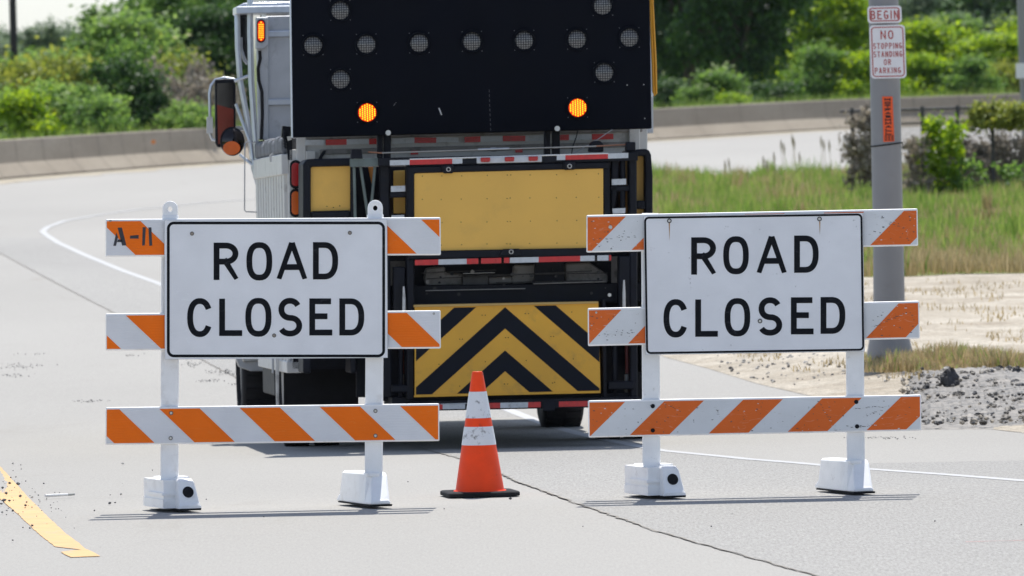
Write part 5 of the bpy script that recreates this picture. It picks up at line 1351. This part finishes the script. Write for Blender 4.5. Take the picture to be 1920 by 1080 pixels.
vine(1850, 1935, 262, yf + 2.2, 46, 2600, lm_grey, 'brown dry brush behind the fence at the right edge', name='dry_brush')
vine(1790, 1850, 300, yf - .3, 14, 330, lm_mid, 'green weeds growing up the fence near its dark posts', name='tall_weeds')
vine(1870, 1930, 310, yf - .3, 14, 330, lm_mid, 'green weeds against the last fence post on the right', name='tall_weeds')

# ------------------------------------------------------------------ grass
def grass(name, pts, hs, width, mt, seed, lean=.35):
    rg = np.random.default_rng(seed); n = len(pts); P_ = np.array(pts); H_ = np.array(hs)
    a = rg.uniform(0, 2 * np.pi, n); side = np.stack([np.cos(a), np.sin(a), np.zeros(n)], 1) * (width * rg.uniform(.6, 1.3, n))[:, None]
    b = rg.uniform(0, 2 * np.pi, n); ln = np.stack([np.cos(b), np.sin(b), np.zeros(n)], 1) * (H_ * lean * rg.uniform(.1, 1, n))[:, None]
    up = np.stack([np.zeros(n), np.zeros(n), H_], 1)
    v = np.stack([P_ - side, P_ + side, P_ + side * .7 + up * .55 + ln * .35, P_ - side * .7 + up * .55 + ln * .35, P_ + up + ln], 1).reshape(-1, 3)
    me = bpy.data.meshes.new(name); i = np.arange(n) * 5
    q = np.stack([i, i + 1, i + 2, i + 3], 1); t = np.stack([i + 3, i + 2, i + 4], 1)
    me.vertices.add(n * 5); me.vertices.foreach_set('co', v.ravel()); lv = np.concatenate([q, t], 1).ravel(); me.loops.add(n * 7); me.loops.foreach_set('vertex_index', lv)
    ls = np.stack([np.arange(n) * 7, np.arange(n) * 7 + 4], 1).ravel(); me.polygons.add(2 * n); me.polygons.foreach_set('loop_start', ls); me.polygons.foreach_set('loop_total', np.tile([4, 3], n))
    me.update(calc_edges=True); me.materials.append(mt); o = bpy.data.objects.new(name, me); COL.objects.link(o); return o
gm = leaf_mat('grass_green', (.10, .19, .04), (.27, .34, .10), .48)
gdry = leaf_mat('grass_dry', (.26, .21, .10), (.46, .38, .22), .35)
rg = np.random.default_rng(4); pts = []; hs = []; dpts = []; dh = []
def vn(x, y, f):  # cheap lumpy field for clumping
    return .5 + .25 * math.sin(x * f + 1.3 * math.sin(y * f * .31)) + .25 * math.sin(y * f * .23 + 2.1 * math.sin(x * f * .7))
for _ in range(105000):
    y = g_near + (g_far - g_near) * rg.random() ** 1.1; x0 = gleft(y); x1 = AT(1990, 400, y).x
    if x1 <= x0: continue
    x = max(x0, AT(1150, 400, y).x) ; x = x + (x1 - x) * rg.random()
    if x < x0: continue
    u = (y - g_near) / (g_far - g_near); c = vn(x, y, 2.6)
    z = zg(y) + .01 + isl_z(x, y)
    fr_ = (y - g_near) / 9
    if rg.random() < .75 * (1 - min(1, fr_)) + .07 + .40 * vn(x + 7, y * 1.3, 1.7) ** 3: dpts.append((x, y, z)); dh.append((.06 + .15 * rg.random()) * (.6 + c))
    elif rg.random() < .25 + .75 * c: pts.append((x, y, z)); hs.append((.06 + .27 * rg.random() ** 1.7) * (.25 + 1.0 * c * c) * min(1, .35 + fr_))
for _ in range(260):     # taller separate tufts
    y = g_near + (g_far - g_near) * rg.random(); x0 = gleft(y); x1 = AT(1990, 400, y).x; x = max(x0, AT(1150, 400, y).x); x = x + (x1 - x) * rg.random(); hh = rg.uniform(.12, .48); sp_ = rg.uniform(.05, .2); dry_ = rg.random() < .25
    for k in range(55):
        qx, qy = x + rg.normal() * sp_, y + rg.normal() * sp_
        if qx > gleft(qy): (dpts if dry_ else pts).append((qx, qy, zg(qy) + .01 + isl_z(qx, qy))); (dh if dry_ else hs).append(hh * rg.uniform(.5, 1))
o = grass('grass', pts, hs, .011, gm, 1); tag(o, 'green grass growing on the verge right of the truck', 'grass', kind='stuff')
o = grass('dry_grass', dpts, dh, .008, gdry, 2); tag(o, 'dry straw coloured grass among the green verge grass', 'grass', kind='stuff')
# dry fringe and tufts round the pole foot
dpts = []; dh = []; gp2 = []; gh2 = []
for _ in range(9000):
    px = rg.uniform(1600, 1960); yy = rg.uniform(698, 722) - (px - 1600) * .005 ; p = G(px, yy); c = vn(p.x, p.y, 7)
    if px < 1640 and rg.random() < .6: continue
    (dpts if rg.random() < .84 else gp2).append((p.x, p.y, p.z + .10)); (dh if len(dpts) > len(dh) else gh2).append((.03 + .13 * rg.random()) * (.3 + .9 * c) * (1.2 if px > 1660 else .7))
for _ in range(5200):
    px = rg.uniform(1280, 1960); yy = rg.uniform(545, 740); p = G(px, yy)
    if p.x < isl_l(p.y) + .2 or vn(p.x, p.y, 4.3) < .52: continue
    dpts.append((p.x, p.y, p.z + .11)); dh.append(.02 + .05 * rg.random())
o = grass('dry_tufts', dpts, dh, .006, gdry, 3, .6); tag(o, 'dry brown grass tufts at the foot of the light pole', 'grass', kind='stuff')
o = grass('green_tufts', gp2, gh2, .005, gm, 5, .5); tag(o, 'thin green grass blades among the dry tufts by the pole foot', 'grass', kind='stuff')
# seed-headed stalks in front of the far road
mb = MB(); seed_m = mat('seed_head', (.34, .27, .17), .9)
for px, top in ((1432, 292), (1438, 300), (1466, 262), (1471, 268), (1487, 252), (1490, 258), (1500, 285), (1541, 255), (1546, 262), (1556, 262), (1575, 250), (1583, 262), (1360, 300), (1367, 296), (1452, 285)):
    Y = 165 + random.uniform(-8, 6); x = AT(px, 320, Y).x; z1 = ytop(top + .021 * (px - 960), Y); z0 = zg(Y)
    mb.tube([(x + .03, Y, z0), (x + .01, Y, z0 + (z1 - z0) * .6), (x, Y, z1)], [.005, .004, .003], gdry, 4); mb.tube([(x, Y, z1 - .22), (x, Y, z1 - .1), (x - .01, Y, z1)], [.006, .022, .004], seed_m, 6)
o = mb.build('seed_stalks'); tag(o, 'tall dry seed-headed stalks standing over the green verge grass', 'grass', kind='stuff')
# weeds along barrier foot behind
wp = []; wh = []
for _ in range(16000):
    x = rg.uniform(-16, 18); y = bar_y(x) + 2.6 + 7 * rg.random(); wp.append((x, y, zg(y) - .02)); wh.append(.3 + .75 * rg.random())
o = grass('bank_grass', wp, wh, .03, gm, 6, .5); tag(o, 'rough grass on the bank behind the concrete barrier', 'grass', kind='stuff')

# ------------------------------------------------------------------ stones, rubble and litter
def rock(mb, c, r, mt, rnd, sq=.7):
    n1, n2 = 5, 7; vs = []
    for i in range(n1 + 1):
        th = math.pi * i / n1
        for k in range(n2):
            a = 2 * math.pi * k / n2; q = r * rnd.uniform(.62, 1.2); vs.append((c[0] + q * math.sin(th) * math.cos(a), c[1] + q * math.sin(th) * math.sin(a) * .9, c[2] + q * sq * math.cos(th)))
    mb.add(vs, [(i * n2 + k, i * n2 + (k + 1) % n2, (i + 1) * n2 + (k + 1) % n2, (i + 1) * n2 + k) for i in range(n1) for k in range(n2)], mt)
rnd = random.Random(12)
pebs = [(24, 871, 3.5), (39, 874, 2.4), (40, 882, 2), (82, 909, 3), (34, 909, 5), (18, 908, 4), (5, 917, 4), (12, 927, 5), (38, 932, 5), (60, 935, 4), (8, 940, 6), (18, 941, 4), (50, 944, 3), (2, 947, 4), (48, 950, 4), (60, 954, 2), (72, 931, 3), (66, 925, 2.5), (4, 963, 4), (13, 960, 3), (24, 960, 4), (12, 968, 2), (60, 988, 4), (43, 992, 2.5), (56, 993, 3), (24, 1016, 2.6), (230, 871, 4), (227, 929, 4), (207, 931, 2), (206, 946, 4.5), (216, 945, 3), (277, 924, 2.2), (286, 884, 2), (387, 939, 2.2), (177, 960, 3), (95, 950, 2), (110, 957, 2), (73, 940, 2), (103, 926, 1.8), (20, 898, 2.4), (30, 897, 2.2), (957, 937, 4.5), (495, 972, 2.5), (1093, 990, 2), (1334, 990, 2.5), (1373, 966, 2), (1753, 980, 2.5), (1915, 987, 2.5), (833, 957, 2), (765, 906, 2)]
for k in range(60):
    x = rnd.gauss(45, 38); pebs.append((x, 905 + rnd.gauss(28, 20) + (x - 45) * .3, rnd.uniform(.8, 2)))
for cx_, cy_, sx_, sy_, n_ in ((40, 688, 40, 5, 60), (30, 705, 30, 3, 30), (170, 754, 30, 2, 40), (360, 684, 22, 5, 50), (420, 700, 28, 5, 80), (445, 722, 14, 3, 30), (395, 716, 20, 3, 30), (250, 668, 20, 2, 14), (60, 665, 30, 2, 12), (1650, 823, 60, 2, 70)):
    for k in range(n_): pebs.append((rnd.gauss(cx_, sx_ * .6), rnd.gauss(cy_, sy_ * .6), rnd.uniform(.6, 2.0)))
for k in range(26): pebs.append((rnd.uniform(100, 1900), rnd.uniform(870, 1070), rnd.uniform(.5, 1.1)))
mb = MB()
for x, y, r_ in pebs:
    p = G(x, y + r_ * .5); rr_ = r_ * .72 / (F / p.y); rock(mb, (p.x, p.y, p.z + rr_ * .45 + .01), rr_, stone_m if rnd.random() < .8 else mat('pale_stone', (.42, .40, .37), .9, var=.3), rnd)
o = mb.build('gravel'); tag(o, 'dark gravel scattered over the road and the end of the yellow line', 'gravel', kind='stuff')
mb = MB(); a = G(85, 936); b = G(127, 934); mb.tube([a + Vector((0, 0, .02)), b + Vector((0, 0, .02))], [.009, .007], mat('white_stick_paint', (.75, .74, .72), .6), 8); mb.tube([b + Vector((0, 0, .02)), G(139, 933) + Vector((0, 0, .02))], .007, mat('grey_stick', (.35, .35, .33), .7), 8)
o = mb.build('broken_stick'); tag(o, 'white broken stick lying on the road beside the yellow line', 'stick')
# rubble bank at the right edge
mb = MB(); NO_RECALC.add('mud_bank'); nx_, ny_ = 60, 26; vs = []; rn = random.Random(8)
for j in range(ny_ + 1):
    for i in range(nx_ + 1):
        px = 1700 + 300 * i / nx_; py = 716 + 92 * j / ny_ + (px - 1700) * -.005; p = G(px, py)
        edge = min(1, i / 9, j / 3, (ny_ - j) / 4); z = edge * (.02 + .035 * abs(math.sin(p.x * 3.1 + 2 * math.sin(p.y * .9))) + .012 * rn.random()); vs.append((p.x, p.y, p.z + isl_z(p.x, p.y) - .003 + z * 1.0))
mb.add(vs, [(j * (nx_ + 1) + i, (j + 1) * (nx_ + 1) + i, (j + 1) * (nx_ + 1) + i + 1, j * (nx_ + 1) + i + 1) for j in range(ny_) for i in range(nx_)], mud_m)
ribbon('paint_mark', [G(1810, 1018), G(1860, 1016.5), G(1930, 1015)], .012, .006, mat('red_mark', (.62, .28, .26), .8), jit=.01, sub=.05)
o = mb.build('mud_bank'); tag(o, kind='structure')
mb = MB()
for k in range(620):
    px = rn.uniform(1690, 1990); py = 722 + 84 * rn.random() ** .9; p = G(px, py); r_ = rn.uniform(.006, .024) * (2.2 if rn.random() < .10 else 1)
    rock(mb, (p.x, p.y, p.z + isl_z(p.x, p.y) + .045), r_, rn.choice([mud_m, stone_m, mud_m, mud_m, MATS['pale_stone'], dirt_m, asph_m]), rn, .6)
for k in range(160):
    px = rn.uniform(1330, 1700); py = rn.uniform(672, 722) + (px - 1330) * .03; p = G(px, py)
    if p.x > isl_l(p.y) + .05: rock(mb, (p.x, p.y, p.z + isl_z(p.x, p.y) + .008), rn.uniform(.006, .022), rn.choice([MATS['pale_stone'], stone_m, MATS['pale_stone']]), rn, .6)
o = mb.build('rubble'); tag(o, 'broken pale and grey rubble strewn along the verge edge on the right', 'rubble', kind='stuff')
for px, py, r_, lab in ((1781, 748, .085, 'large jagged black asphalt lump standing in the rubble right of the barricade'), (1738, 753, .045, 'small black asphalt lump just behind the right end of the barricade'), (1908, 735, .05, 'black asphalt lump at the right edge of the photo')):
    p = G(px, py); p.z += isl_z(p.x, p.y); r_ *= 1.1; mb = MB(); rk = random.Random(px); [rock(mb, (p.x + a_ * r_, p.y, p.z + r_ * b_), r_ * c_, asph_m, rk, d_) for a_, b_, c_, d_ in ((0, .75, .85, 1.1), (.35, .5, .7, .8), (-.3, .9, .55, 1.2), (.1, 1.35, .45, 1.2))]
    o = mb.build('asphalt_lump'); tag(o, lab, 'lump', 'asphalt lumps on the verge')

# ------------------------------------------------------------------ air
hz = MB(); hz.box((-60, -4, -1.6), (60, 375, 16), concrete); ho = hz.build1('haze'); tag(ho, kind='stuff')
hm = bpy.data.materials.new('haze'); hm.use_nodes = True; ht = hm.node_tree; ht.nodes.remove(ht.nodes['Principled BSDF'])
pv = ht.nodes.new('ShaderNodeVolumePrincipled'); pv.inputs['Color'].default_value = (.80, .88, 1, 1); pv.inputs['Density'].default_value = .00003; pv.inputs['Anisotropy'].default_value = .3
ht.links.new(pv.outputs[0], ht.nodes['Material Output'].inputs['Volume']); ho.data.materials.clear(); ho.data.materials.append(hm)
